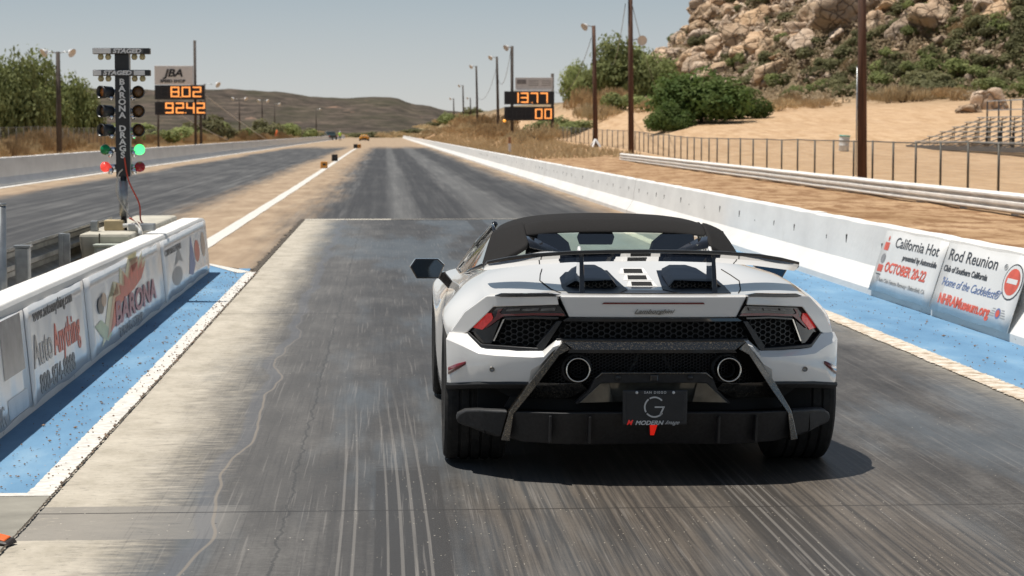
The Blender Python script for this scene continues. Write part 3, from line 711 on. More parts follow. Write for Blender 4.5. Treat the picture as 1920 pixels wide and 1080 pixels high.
flat(fl, ink_yellow, B3, M @ Matrix.Translation((0, 0, .0)), 'flame'); flat([(a * .9 + .35, .04 + b * .86) for a, b in fl], ink_orange, B3, M @ Matrix.Translation((0, 0, .002)), 'flame')
flat([(a * .8 + .6, .07 + b * .74) for a, b in fl], ink_red, B3, M @ Matrix.Translation((0, 0, .004)), 'flame')
flat([(.25, .22), (.55, .12), (.85, .06), (1.1, .10), (.9, .16), (.6, .24)], ink_pale, B3, M @ Matrix.Translation((0, 0, .001)), 'scroll')
flat(ellip(.62, .34, .16, .06), ink, B3, M @ Matrix.Translation((0, 0, .006)), 'emblem'); flat(ellip(.80, .37, .14, .05), ink_skin, B3, M @ Matrix.Translation((0, 0, .007)), 'emblem')
text('BARONA', .24, ink_purple, B3, LM(16.2, .17) @ Matrix.Translation((0, 0, .006)), sx=2.9, bold=.008, shear=.2)
text('DRAG STRIP', .10, ink, B3, LM(16.4, .065) @ Matrix.Translation((0, 0, .006)), sx=2.9)
B4 = lb_banner(19.9, 24.85, 'white banner at the far end with small dark emblems', seed=4)
M = LM(19.95, .04)
text('Chuck  Racers', .10, ink, B4, LM(20.2, .47), sx=3.0) if False else text('CORPORATE EVENTS', .085, ink, B4, LM(20.15, .46), sx=2.0)
flat(ellip(1.2, .18, .5, .09), ink_faint, B4, M, 'emblem'); flat([(2.4, .12), (2.9, .5), (3.2, .18), (2.8, .08)], ink_blue, B4, M, 'emblem'); flat(ellip(3.5, .3, .3, .12), ink_red, B4, M, 'emblem'); flat(ellip(4.3, .33, .25, .14), ink_skin, B4, M, 'emblem')
flat([(1.0, .28), (1.5, .45), (1.9, .28), (1.5, .32)], ink_faint, B4, M, 'emblem')

# right banner, two boards on the wall
def rbp(y, z, d=0):
    t = (z - .07) / .59; return Vector((4.815 + .185 * t - d, y, z))
def RM(y, z, d=.0065): return frameM(rbp(y, z, d), (0, -1, 0), (.185, 0, .59))
def rboard(y0, y1, label):
    mb = MB(); n = 8
    for i in range(n + 1):
        y = y0 + (y1 - y0) * i / n
        for j in range(5): mb.v.append(tuple(rbp(y, .07 + .147 * j + .006 * sin(y * 5) * (j in (0, 4)))))
    for i in range(n):
        for j in range(4): a = i * 5 + j; mb.f.append((a, a + 5, a + 6, a + 1))
    o = mb.build('banner', vinyl_dull, smooth=True); s = o.modifiers.new('s', 'SOLIDIFY'); s.thickness = .008; s.offset = 0; tag(o, label, 'banner'); return o
RB1 = rboard(18.66, 21.0, 'sign board with October dates in red on the right wall')
RB2 = rboard(16.25, 18.62, 'sign board with a museum web address in red on the right wall')
Yp = lambda s: s
text('California Hot', .145, ink, RB1, RM(20.50, .515), sx=1.94, bold=.001); text('Rod Reunion', .145, ink, RB2, RM(18.52, .515), sx=1.98, bold=.001); text('®', .07, ink_faint, RB2, RM(16.83, .53), sx=1.9)
text('presented by Automobile', .075, ink, RB1, RM(20.06, .415), sx=1.62, bold=.002); text('Club of Southern California', .075, ink, RB2, RM(18.55, .415), sx=1.62, bold=.002)
text('OCTOBER 20-22', .135, ink_red, RB1, RM(20.62, .275), sx=1.62, bold=.004); text("'Home of the Cacklefest®'", .105, ink_blue, RB2, RM(18.50, .295), sx=1.58, shear=.35)
text('Auto Club Famoso Raceway • Bakersfield, CA', .062, ink_faint, RB1, RM(20.72, .17), sx=1.55); text('NHRAMuseum.org', .125, ink_red, RB2, RM(18.42, .145), sx=1.62, bold=.004)
M = RM(20.95, .07); flat(rect(.06, .24, .42, .50), ink_red, RB1, M, 'emblem'); flat(rect(.05, .25, .20, .27), ink_red, RB1, M, 'emblem'); flat(ellip(.16, .335, .09, .05), ink_grey, RB1, M, 'emblem')
flat([(.08, .18), (.24, .18), (.17, .09)], ink_faint, RB1, M, 'emblem'); flat(rect(.05, .25, .17, .18), ink, RB1, M @ Matrix.Translation((0, 0, .001)), 'emblem'); flat(ellip(.16, .54, .03, .025), ink_red, RB1, M, 'emblem')
M = RM(18.62, .07); flat(ellip(2.12, .40, .25, .15), ink, RB2, M, 'emblem'); flat(ellip(2.12, .40, .23, .138), vinyl_dull, RB2, M @ Matrix.Translation((0, 0, .001)), 'emblem'); flat(ellip(2.12, .40, .19, .11), ink_red, RB2, M @ Matrix.Translation((0, 0, .002)), 'emblem')
flat(rect(1.98, 2.25, .385, .425), vinyl_dull, RB2, M @ Matrix.Translation((0, 0, .003)), 'emblem')
flat(ellip(2.0, .13, .07, .045), ink_blue, RB2, M, 'emblem'); flat(ellip(2.0, .13, .05, .03), ink_red, RB2, M @ Matrix.Translation((0, 0, .001)), 'emblem')
for q in range(4): flat(rect(1.78 + q * .02, 1.92, .10 + q * .02, .107 + q * .02), ink_faint, RB2, M, 'emblem'); flat(rect(2.08, 2.22 - q * .02, .10 + q * .02, .107 + q * .02), ink_faint, RB2, M, 'emblem')

# ------------------------------------------------------------------ start light tree on its concrete base
conc = simple('base_concrete', (.44, .41, .34), .9, scale=5, var=.2, bump=.3)
galv = simple('galvanised', (.34, .35, .35), .42, .8, scale=10, var=.25); black_metal = simple('black_enamel', (.02, .021, .024), .35, scale=6, var=.3)
chrome = N('chrome', .12, 1, base=(.75, .75, .76)).m; chrome.name = 'chrome'
mb = MB(); mb.add([(-2.79, 20.05, 0), (-2.36, 20.05, 0), (-2.36, 24.3, 0), (-2.79, 24.3, 0), (-2.845, 20.0, .69), (-2.36, 20.0, .69), (-2.36, 24.4, .69), (-2.845, 24.4, .69)], [(0, 3, 2, 1), (4, 5, 6, 7), (0, 1, 5, 4), (1, 2, 6, 5), (2, 3, 7, 6), (3, 0, 4, 7)])
base = mb.build('concrete_block', conc, bevel=.03); tag(base, 'weathered concrete block carrying the start light tree', 'block')
MB().box(-2.66, -2.65, 19.995, 20.02, .0, .69).build('joint', crack, base); 
eb = empty('electrical_box', (-2.46, 19.82, .13), label='grey green electrical cabinet in front of the concrete block', cat='cabinet')
MB().box(-.22, .28, 0, .16, .12, .45).build('cabinet', simple('cabinet_paint', (.34, .38, .32), .5), eb, bevel=.01)
MB().box(-.23, .29, -.02, .17, .45, .47).build('lid', simple('cabinet_lid', (.42, .45, .39), .5), eb, bevel=.005)
MB().box(-.2, .02, -.012, -.001, .14, .43).build('door', simple('cabinet_paint2', (.36, .37, .34), .5), eb, bevel=.01)
jb = empty('junction_box', (-2.5, 20.65, .69), label='tan and grey junction boxes at the foot of the light tree', cat='junction box')
MB().box(-.19, .0, -.05, .16, 0, .10).build('housing', simple('tan_plastic', (.48, .38, .22), .6), jb, bevel=.01); MB().box(.05, .3, -.15, .0, 0, .07).build('housing', galv, jb, bevel=.01)
MB().tube([(.0, -.1, .05), (.12, -.12, .06), (.17, -.2, .03), (.18, -.3, -.02)], .02, 8).build('conduit', simple('pvc_grey', (.5, .5, .48), .5), jb, True)
MB().box(-.30, -.23, -.2, -.1, 0, .10).build('housing', galv, jb, bevel=.008)

tree = empty('start_light_tree', (-2.51, 20.7, .69), label='drag racing start light tree with lit green bulb', cat='start lights')
tree.scale = (.888, .888, .888)
S = 23.3 / 4000
def tv(v): return 1.63 - (v - 248) * S - .56
MB().tube([(0, 0, 0), (0, 0, tv(330))], .035, 10).build('pole', black_metal, tree, True); MB().tube([(0, 0, tv(405)), (0, 0, tv(340))], .048, 10).build('sleeve', galv, tree, True)
MB().box(-.075, .075, -.03, .05, tv(332), tv(106)).build('column', black_metal, tree, bevel=.004)
MB().box(.077, .085, -.032, .052, tv(332), tv(106)).build('column_edge', galv, tree)
wpaint = simple('sign_white', (.75, .74, .72), .5)
lx = 0.0
for ch, i in zip('BARONA DRAGS', range(12)):
    if ch == ' ': continue
    vv = 162 + i * 12.3; text(ch, .088, wpaint, tree, frameM((0, -.033, tv(vv)), (1, 0, 0), (0, 0, 1)), align_x='CENTER', bold=.003, sx=1.15)
silver = simple('sign_silver', (.78, .765, .74), .6, .0)
bulbm = simple('stage_bulb', (.45, .38, .20), .25)
for v0, tx in ((95, .035), (135, -.05)):
    bar = MB().box(-.305, .305, -.06, .05, tv(v0 + 11), tv(v0)).build('stage_bar', black_metal, tree, bevel=.006)
    x0_ = -.11 if tx > 0 else -.215; x1_ = x0_ + .345
    gp = simple('plate_grey', (.10, .098, .095), .4)
    MB().box(-.30, x0_, -.066, -.061, tv(v0 + 10), tv(v0 + 1)).build('face_plate', silver, bar, bevel=.002); MB().box(x0_ + .002, x1_, -.066, -.061, tv(v0 + 10), tv(v0 + 1)).build('face_plate', gp, bar, bevel=.002)
    if tx < 0: MB().box(x1_ + .002, .25, -.066, -.061, tv(v0 + 10), tv(v0 + 1)).build('face_plate', silver, bar, bevel=.002)
    text('STAGED', .062, wpaint, bar, frameM((x0_ + .02, -.069, tv(v0 + 9)), (1, 0, 0), (0, 0, 1)), bold=.003, sx=1.3, shear=.2)
    for bx in (-.225, -.145, .135, .22):
        MB().lathe([(.001, -.033), (.02, -.03), (.031, -.012), (.033, .005), (.024, .026), (.014, .04)], 14, Matrix.Translation((bx, -.01, tv(v0 + 16)))).build('stage_bulb', bulbm, tree, True)
amber = simple('lamp_amber', (.35, .12, .015), .2); amber_dim = simple('lamp_brown', (.14, .07, .025), .25)
gl_on = emis('lamp_green_lit', (.08, 1.0, .22), 1.6); gl_off = simple('lamp_green', (.0, .20, .06), .12); rd_off = simple('lamp_red', (.32, .01, .015), .12); rd_sun = emis('lamp_red_sunlit', (.9, .07, .05), .55)  # left red bulb is off; its weak emission stands in for sunlight
for i, v in enumerate((176, 211, 246)):
    for sx_, d in ((-1, Vector((-.75, -.66, 0)).normalized()), (1, Vector((.06, -1, 0)).normalized())):
        c = Vector((.175 * sx_, -.02, tv(v)))
        lamp = MB().lathe([(.03, .10), (.062, .07), (.066, -.01), (.07, -.075), (.064, -.072), (.06, 0), (.055, .03)], 20, align(c, -d)).build('lamp_hood', black_metal, tree, True)
        MB().lathe([(.0005, -.03), (.04, -.025), (.058, -.008)], 18, align(c + d * .02, -d)).build('lens', (amber if (sx_ < 0 and i == 0) else amber_dim), lamp, True)
        MB().tube([c - d * .09, Vector((.06 * sx_, .02, tv(v)))], [.04, .03], 10).build('socket', chrome, lamp, True)
        MB().tube([c + Vector((-.06 * sx_, -.01, -.05)), c + Vector((-.055 * sx_, -.01, -.09))], [.032, .02], 10).build('socket', chrome, lamp, True)
for v, cl, cr in ((282, gl_off, gl_on), (314, rd_sun, rd_off)):
    for sx_, mt in ((-1, cl), (1, cr)):
        c = Vector((.185 * sx_ - .005, -.03, tv(v))); d = Vector((-.3 if sx_ < 0 else .1, -1, 0)).normalized()
        bl = MB().lathe([(.0005, -.042), (.025, -.038), (.047, -.022), (.058, 0), (.055, .02), (.038, .045), (.024, .07)], 20, align(c, -d)).build('bulb', mt, tree, True)
        MB().tube([c - d * .06, Vector((.06 * sx_, .02, tv(v)))], [.032, .03], 10).build('socket', chrome, bl, True)
        MB().tube([c + Vector((-.06 * sx_, -.0, -.02)), c + Vector((-.055 * sx_, -.01, -.08))], [.036, .02], 10).build('socket', chrome, bl, True)
def cable(pts, r, mat, label, sub=8):
    P = [Vector((-2.51, 20.7, .69)) + (Vector(p) - Vector((-2.83, 23.3, .56))) * .888 for p in pts]; out = []
    for i in range(len(P) - 1):
        a, b, c, d = P[max(i - 1, 0)], P[i], P[i + 1], P[min(i + 2, len(P) - 1)]
        for k in range(sub):
            t = k / sub; out.append(.5 * ((2 * b) + (c - a) * t + (2 * a - 5 * b + 4 * c - d) * t * t + (3 * b - a - 3 * c + d) * t ** 3))
    out.append(P[-1]); o = MB().tube(out, r, 6).build('cable', mat, smooth=True); tag(o, label, 'cable'); return o
TX, TY = -2.83, 23.3
cable([(TX + .02, TY - .06, 1.35), (TX + .06, TY - .05, 1.1), (TX + .17, TY - .05, .85), (TX + .19, TY - .06, .66), (TX + .30, TY - .12, .58), (TX + .08, TY - .2, .70)], .008, simple('cable_red', (.5, .06, .03), .5), 'red cable dropping from the light tree')
cable([(TX - .0, TY - .07, 1.22), (TX - .05, TY - .08, 1.15), (TX - .06, TY - .08, .95), (TX + .05, TY - .1, .75), (TX + .2, TY - .3, .62), (TX + .26, TY - .45, .45)], .008, simple('cable_white', (.5, .46, .40), .5), 'beige cable looping from the light tree to the cabinet')

# steel crash rail with posts, and a galvanised pole
def wbeam(mb, A, B, h, zc, side=-1, depth=.08):
    A = Vector(A); B = Vector(B); d = (B - A).normalized(); nrm = Vector((d.y, -d.x, 0)) * side
    pr = [(-.5, 0), (-.42, 0), (-.30, 1), (-.18, 1), (-.06, .05), (.06, .05), (.18, 1), (.30, 1), (.42, 0), (.5, 0)]
    pr = [(b * depth, a * h) for a, b in pr]; pr = pr + [(b - .012, a) for b, a in reversed(pr)]
    n = max(2, int((B - A).length / 2)); ax = [(lambda a, b, p=A + (B - A) * (i / n): (p.x + nrm.x * a, p.y + nrm.y * a, p.z + zc + b)) for i in range(n + 1)]
    mb.extr(pr, ax); return mb
gr = empty('guard_rail', (-2.9, 15, 0), label='grey steel crash rail behind the near banner barrier', cat='guard rail')
old = simple('weathered_steel', (.26, .26, .25), .45, .75, scale=5, var=.35)
wbeam(MB(), (0, -9, 0), (0, 7.8, 0), .32, .58).build('rail', old, gr, bevel=.003); wbeam(MB(), (0, -9, 0), (0, 7.8, 0), .30, .20).build('rail', old, gr, bevel=.003)
for y in (-7.4, -3.4, .2, 3.6, 6.6): MB().box(.09, .13, y - .07, y + .07, 0, .76).box(.13, .19, y - .07, y - .055, 0, .76).build('post', galv, gr, bevel=.004)
po = empty('steel_pole', (-2.53, 14.2, 0), label='short galvanised pole behind the banner barrier', cat='pole'); MB().tube([(0, 0, 0), (0, 0, 1.15)], .04, 16).build('tube', galv, po, True); MB().tube([(0, 0, 1.15), (0, 0, 1.165)], .042, 16).build('cap', galv, po, True)
po = empty('steel_post', (-2.62, 15.6, 0), label='lower galvanised post beside the short pole', cat='post'); MB().box(-.05, .05, -.05, .05, 0, .8).build('post', galv, po, bevel=.01); MB().box(-.06, .06, -.06, .06, .8, .815).build('cap', galv, po)

# sensor at the corner
se = empty('timing_sensor', (-1.50, 8.42, .010), (0, 0, -.35), label='orange lensed black sensor lying on the slab corner', cat='sensor')
MB().add([(-.16, -.06, 0), (.05, -.06, 0), (.05, .07, 0), (-.16, .07, 0), (-.15, -.05, .045), (.03, -.05, .02), (.03, .06, .035), (-.15, .06, .06)], [(0, 3, 2, 1), (4, 5, 6, 7), (0, 1, 5, 4), (1, 2, 6, 5), (2, 3, 7, 6), (3, 0, 4, 7)]).build('housing', simple('sensor_black', (.03, .022, .018), .5), se, bevel=.01)
MB().add([(-.13, -.038, .048), (.012, -.038, .026), (.012, .046, .041), (-.13, .046, .064), (-.13, -.038, .056), (.008, -.034, .034), (.008, .04, .048), (-.13, .046, .07)], [(4, 5, 6, 7), (0, 1, 5, 4), (1, 2, 6, 5), (2, 3, 7, 6), (3, 0, 4, 7)]).build('lens', simple('sensor_orange', (.75, .15, .035), .25), se, bevel=.004)

se.scale = (.62, .62, .62)
# blocks on the centre line
for (u, Y, s, h, mt, lab) in [(608, 97, .32, .30, 'orange', 'orange foam block on the centre line'), (628, 121, .34, .38, 'black', 'black foam block on the centre line behind the orange one'), (667, 218, .42, .42, 'black', 'far black foam block at the end of the centre line'), (674, 222, .35, .38, 'orange', 'far orange foam block at the end of the centre line')]:
    c = (.62, .27, .05) if mt == 'orange' else (.015, .015, .015)
    b = empty('timing_block', (UX(u, Y), Y, .01), (0, 0, .1), label=lab, cat='foam block')
    MB().add([(-s / 2, -s / 2, 0), (s / 2, -s / 2, 0), (s / 2, s / 2, 0), (-s / 2, s / 2, 0), (-s * .46, -s * .46, h), (s * .46, -s * .46, h), (s * .46, s * .46, h), (-s * .46, s * .46, h)], [(0, 3, 2, 1), (4, 5, 6, 7), (0, 1, 5, 4), (1, 2, 6, 5), (2, 3, 7, 6), (3, 0, 4, 7)]).build('block', simple('foam_' + mt, c, .7), b, bevel=.02)
    MB().box(-s * .2, s * .2, -s / 2 - .01, -s / 2 + .02, h * .4, h * .7).build('sensor_eye', black_metal, b)

# ------------------------------------------------------------------ poles, lamps, boards
wood = N('creosote_wood', .85); P = wood.pos(False)
wood.col(wood.ramp(wood.noise(wood.mp(P, (9, 9, .4)), 2, 6, .6), [(.3, (.045, .022, .014)), (.6, (.12, .058, .035))])); wood.bump(wood.noise(wood.mp(P, (14, 14, .5)), 3, 5), .6, .02); wood = wood.m
wood_grey = simple('pole_grey_wood', (.075, .06, .05), .9, scale=3, var=.3)
white_enamel = simple('lamp_enamel', (.72, .71, .70), .3)
def lamp(parent, c, d, r=.33):
    d = Vector(d).normalized(); c = Vector(c)
    h = MB().lathe([(.06, r * 1.15), (.10, r * .95), (r * .75, r * .45), (r * .98, r * .05), (r, 0), (r * .94, .02), (r * .6, r * .3)], 20, align(c, -d)).build('lamp_shade', white_enamel, parent, True)
    MB().lathe([(.001, r * .1), (r * .5, r * .08), (r * .93, .01)], 20, align(c, -d)).build('lens', simple('lamp_glass', (.55, .52, .48), .12), h, True)
    return h
def pole(X, Y, h, r, label, lamps=(), mat=None, lean=(0, 0), group=None, zb=None):
    z = hz(X, Y) if zb is None else zb
    t = empty('utility_pole', (X, Y, z - .05), (lean[0], lean[1], 0), label=label, cat='pole', group=group)
    MB().tube([(0, 0, -.3), (0, 0, h * .5), (0, 0, h)], [r * 1.15, r, r * .82], 14).build('pole', mat or wood, t, True)
    for (dx, dz, dd) in lamps:
        MB().tube([(0, 0, h + dz), (dx * .55, -.05, h + dz + .1), (dx * .9, -.05, h + dz + .02)], .035, 6).build('bracket', galv, t, True)
        lamp(t, (dx, -.1, h + dz), dd)
    return t
dn = (-.35, -.75, -.45); dl = (-.7, -.5, -.5); dr = (.7, -.5, -.5)
pole(UX(1624, 71), 71, 8.6, .145, 'thick brown wooden pole by the white rail', lean=(0, -.012))
pole(UX(1184, 139), 139, 11.5, .17, 'tall brown wooden pole with a round lamp on its side', [(.75, -4.1, (.1, -1, -.15)), (-.8, -.1, dl)], lean=(0, -.01))
pole(UX(1117, 165), 165, 9.4, .17, 'brown wooden pole with a lamp, on a white footing', [(-.75, -.1, dl)], lean=(0, -.02))
ft = empty('pole_footing', (UX(1117, 164.5), 164.3, hz(UX(1117, 164.3), 164.3)), label='white splayed footing at the base of the lamp pole', cat='footing')
for a in (0.4, 2.4, 4.2, 5.5): MB().tube([(0, .5, .6), (.5 * cos(a), .5 + .5 * sin(a), 0)], [.09, .07], 6).build('leg', white_enamel, ft)
for (u, Y, h, lab) in [(934, 252, 9.4, 'dark lamp pole just left of the right score board'), (895, 311, 9.6, 'dark lamp pole second from the right score board'), (869, 430, 8.2, 'dark lamp pole beyond the first two, near the end of the wall'), (851, 520, 7.0, 'shortest looking dark lamp pole near the end of the wall'), (882, 560, 4.8, 'low lamp pole behind the second one')]:
    pole(UX(u, Y), Y, h, .16, lab, [(-.8, -.15, dl)], wood_grey, group='lamp poles along the right wall', lean=(0, -.02))
for (u, Y, h, lmp, lab) in [(120, 150, 7.2, ((-1.0, -.1, dl), (1.0, -.1, dr)), 'wooden pole with two lamps by the olive trees'),
    (452, 515, 9.6, ((-1.1, -.1, dl), (1.1, -.1, dr)), 'dark pole with two lamps nearest beyond the left score board'), (494, 540, 9.5, ((-.6, -.1, dl), (1.0, -.1, dr)), 'dark pole with two lamps second beyond the left score board'),
    (517, 610, 9.6, ((1.0, -.1, dr),), 'dark pole with one lamp beside the two lamp poles'), (594, 730, 9.4, ((1.0, -.1, dr),), 'most distant single lamp pole on the left side'), (388, 330, 9.0, ((-1.2, -.2, dl), (1.4, -.1, dr)), 'dark lamp pole right behind the left score board')]:
    t = pole(UX(u, Y), Y, h, .17, lab, lmp, wood_grey, group='lamp poles on the left side')
    if Y > 300:
        for c_ in t.children:
            if c_.name.startswith('lamp_shade'): c_.scale = (1.5, 1.5, 1.5); c_.location = (0, 0, -h * .5)

SEG = {'0': 'abcdef', '1': 'bc', '2': 'abged', '3': 'abgcd', '4': 'fgbc', '5': 'afgcd', '6': 'afgedc', '7': 'abc', '8': 'abcdefg', '9': 'abcdfg'}
led = emis('digit_amber', (1.0, .36, .09), 1.25, (.6, .2, .05)); led_off = simple('digit_unlit', (.05, .05, .055), .6); boardm = simple('board_black', (.02, .022, .028), .5)
def digits(txt, x, z, wd, ht, parent, yf):
    for ch in txt:
        if ch == '.': MB().box(x - wd * .12, x + wd * .02, yf - .01, yf, z, z + ht * .14).build('digit', led, parent); x += wd * .3; continue
        t = ht * .13; s = wd * .78; on = SEG.get(ch, ''); A = MB(); O = MB()
        rects = {'a': (0, s, ht - t, ht), 'd': (0, s, 0, t), 'g': (0, s, ht / 2 - t / 2, ht / 2 + t / 2), 'f': (0, t, ht / 2, ht), 'b': (s - t, s, ht / 2, ht), 'e': (0, t, 0, ht / 2), 'c': (s - t, s, 0, ht / 2)}
        for k, (a, b, c, d) in rects.items():
            m_ = A if k in on else O                   # each bar is a row of round bulbs, as small blocks
            if m_ is O and ch != ' ': continue
            nx = max(1, round((b - a) / (t * 1.02))); nz = max(1, round((d - c) / (t * 1.02)))
            for i in range(nx):
                for j in range(nz):
                    px = x + a + (i + .5) * (b - a) / nx; pz = z + c + (j + .5) * (d - c) / nz
                    e = t * (.44 if m_ is A else .3); m_.box(px - e, px + e, yf - (.02 if m_ is A else .008) - .0007 * ord(k), yf, pz - e, pz + e)
        if A.v: A.build('digit', led, parent)
        if O.v: O.build('digit', led_off, parent)
        x += wd
def board(X, Y, wd, z0, z1, z2, z3, zt, rows, label):
    t = empty('score_board', (X, Y, 0), (0, 0, 0), label=label, cat='score board')
    MB().box(-wd / 2, wd / 2, 0, .35, z1, z2).build('display_panel', boardm, t, bevel=.02); MB().box(-wd / 2, wd / 2, 0, .35, z0, z1 - .22).build('display_panel', boardm, t, bevel=.02)
    return t
# left board: px 298-388, v 125-215 at Y 197
Yb = 197; K = Yb / 4000
def bz(v): return UZ(v, Yb)
XL = UX(342, Yb); t = board(XL, Yb, 4.5, bz(216), bz(187.5), bz(161), 0, 0, None, 'left score board with amber digits below a silver speed shop sign')
digits('802', -.80, bz(183), 1.0, .95, t, -.005); MB().box(.06, .14, -.02, 0, bz(184), bz(182)).build('digit', led, t); digits('9242', -1.30, bz(213), .95, .98, t, -.005); MB().box(.50, .58, -.02, 0, bz(213), bz(211)).build('digit', led, t); digits(' ', -1.7, bz(183), .9, .95, t, -.005); digits(' ', -2.1, bz(213), .9, .98, t, -.005)
sg = MB().box(-2.25, 1.25, .0, .25, bz(160), bz(125)).build('sponsor_sign', silver, t, bevel=.02)
text('JBA', .95, boardm, sg, frameM((-1.35, -.02, bz(145)), (1, 0, 0), (0, 0, 1)), bold=.03, sx=1.15, shear=.25, ext=.02); text('SPEED SHOP', .36, boardm, sg, frameM((-1.75, -.02, bz(156)), (1, 0, 0), (0, 0, 1)), bold=.012, sx=1.15, ext=.02)
pL = link('post', MB().tube([(XL * 0 + (370 - 342) * K, .45, 0), ((370 - 342) * K, .45, bz(78))], .13, 10).mesh('post', wood_grey, True), t); link('post', MB().tube([((380 - 342) * K, .45, 0), ((380 - 342) * K, .45, bz(190))], .12, 10).mesh('post', wood_grey, True), t); link('post', MB().tube([((301 - 342) * K, .45, 0), ((301 - 342) * K, .45, bz(190))], .10, 10).mesh('post', wood_grey, True), t)
# right board: px 943-1040, v 145-228 at Y 205
Yb = 205; K = Yb / 4000; XR = UX(992, Yb)
t = board(XR, Yb, 4.8, bz(226), bz(196), bz(171.5), 0, 0, None, 'right score board with amber digits below a pale banner')
digits('1377', -1.75, bz(193), .93, .98, t, -.005); MB().box(.22, .30, -.02, 0, bz(193.5), bz(191.5)).build('digit', led, t); digits('00', .55, bz(223), .90, .98, t, -.005)
for q in range(3): digits(' ', -2.2 + q * .9, bz(223), .85, .95, t, -.005)
sg = MB().box(-1.35, 2.25, .05, .12, bz(169), bz(146)).build('sponsor_sign', simple('faded_sign', (.62, .62, .62), .6), t, bevel=.01)
for k_, (a, b, v, h_) in enumerate([(-1.2, -.3, 156, .32), (-.1, .9, 153, .07), (-.1, .9, 157, .07), (-.1, .9, 161, .07), (1.2, 2.1, 153, .07), (1.2, 2.1, 157, .07), (1.2, 2.1, 161, .07)]):
    MB().box(a, b, .035, .05, bz(v + (2 if k_ == 0 else 0)), bz(v) + h_).build('emblem', ink_faint if k_ else ink_grey, sg)
MB().box(-1.5, 2.3, -.06, .3, bz(171), bz(169.6)).build('ledge', wpaint, t)
for u, v in ((960, 87), (1036, 138)): link('post', MB().tube([((u - 992) * K, .5, hz(XR, Yb) - .5), ((u - 992) * K, .5, bz(v))], .15, 10).mesh('post', wood_grey, True), t)
lamp(t, (UX(948, Yb) - XR, .3, bz(91)), dl); MB().tube([((960 - 992) * K, .4, bz(90)), ((950 - 992) * K, .35, bz(89))], .05, 6).build('bracket', galv, t)
MB().lathe([(.001, -.14), (.11, -.1), (.16, 0), (.11, .1), (.001, .14)], 14, Matrix.Translation((UX(945, Yb) - XR, -.1, bz(226.5)))).build('signal_lamp', emis('signal_orange', (1, .42, .06), .9), t, True)
st = empty('marker_post', (UX(955, 150), 150, 0), label='short white marker post below the right score board', cat='post')
MB().box(-.09, .09, -.06, .06, -.2, 1.15).build('post', wpaint, st, bevel=.01); MB().box(-.1, .1, -.065, .065, .85, 1.3).build('sleeve', simple('post_rust', (.42, .22, .12), .8), st, bevel=.01)

def wire(A, B, sag, label, r=.022, grp='overhead cables'):
    A = Vector(A); B = Vector(B); n = 24
    o = MB().tube([A.lerp(B, i / n) - Vector((0, 0, sag * 4 * (i / n) * (1 - i / n))) for i in range(n + 1)], r, 5).build('cable', black_metal if grp != 'g' else galv, smooth=True); tag(o, label, 'cable', None if grp == 'g' else grp)
pt = lambda u, v, Y: (UX(u, Y), Y, UZ(v, Y))
wire(pt(1108, 72, 165), pt(1040, 172, 205), 1.6, 'sagging cable from the brown lamp pole to the score board')
wire(pt(1172, 8, 139), pt(1144, 118, 250), 1.5, 'cable dropping from the tall bare pole towards the dark trees')
wire(pt(1184, 8, 139), pt(1300, 92, 300), 7.5, 'long sagging cable from the tall pole to the hill')
wire(pt(957, 95, 205), pt(934, 150, 252), 1.6, 'sagging cable between score board and its lamp pole neighbour')
wire(pt(930, 128, 252), pt(893, 180, 311), 1.8, 'sagging cable between the two nearest dark lamp poles')
wire(pt(388, 178, 197), pt(512, 268, 330), .2, 'pale guy wire running down from the left score board', .035, 'g')
wire(pt(303, 187, 197), pt(430, 262, 240), .3, 'lower pale guy wire running down from the left score board', .03, 'g')

# ------------------------------------------------------------------ right side rail, fences, bleachers
wr = empty('guard_rail', (0, 0, 0), label='long white painted steel rail beyond the right wall', cat='guard rail')
A = Vector((UX(1165, 124), 124, 0)); B = Vector((12.35, 30, 0)); 
whiterail = simple('rail_white', (.72, .70, .66), .6, scale=2, var=.12)
pr3 = [(0, -.5), (.2, -.46), (1, -.38), (1, -.30), (.15, -.22), (.15, -.16), (1, -.06), (1, .06), (.15, .16), (.15, .22), (1, .30), (1, .38), (.2, .46), (0, .5)]
pr3 = [(a * .11, b * .42) for a, b in pr3]; pr3 = pr3 + [(a - .012, b) for a, b in reversed(pr3)]
dd = (B - A).normalized(); nn = Vector((dd.y, -dd.x, 0)); mbq = MB()
mbq.extr(pr3, [(lambda a, b, p=A + (B - A) * (i / 40): (p.x + nn.x * a, p.y + nn.y * a, .21 + b + .012 * mnoise.noise(p * .2))) for i in range(41)])
mbq.build('rail', whiterail, wr)
for i in range(24):
    p = A.lerp(B, i / 23); MB().box(p.x + .06, p.x + .2, p.y - .07, p.y + .07, -.1, .40).build('post', whiterail, wr)
fm = N('chain_link', .5, .7, base=(.30, .28, .25)); P = fm.pos()
x, y, z = fm.sep(P); hor = fm.ma('ADD', x, y)
tr = fm.nd('ShaderNodeBsdfTransparent'); ms = fm.nd('ShaderNodeMixShader')
d1 = fm.ma('PINGPONG', fm.ma('ADD', y, z), .055); d2 = fm.ma('PINGPONG', fm.ma('SUBTRACT', y, z), .055)
fm.put(ms.inputs[0], fm.ma('MAXIMUM', fm.ma('LESS_THAN', d1, .0055), fm.ma('LESS_THAN', d2, .0055)))
fm.t.links.new(tr.outputs[0], ms.inputs[1]); fm.t.links.new(fm.b.outputs[0], ms.inputs[2]); fm.t.links.new(ms.outputs[0], fm.out.inputs[0]); fm = fm.m
fpost = simple('fence_post', (.12, .115, .10), .6, .4)
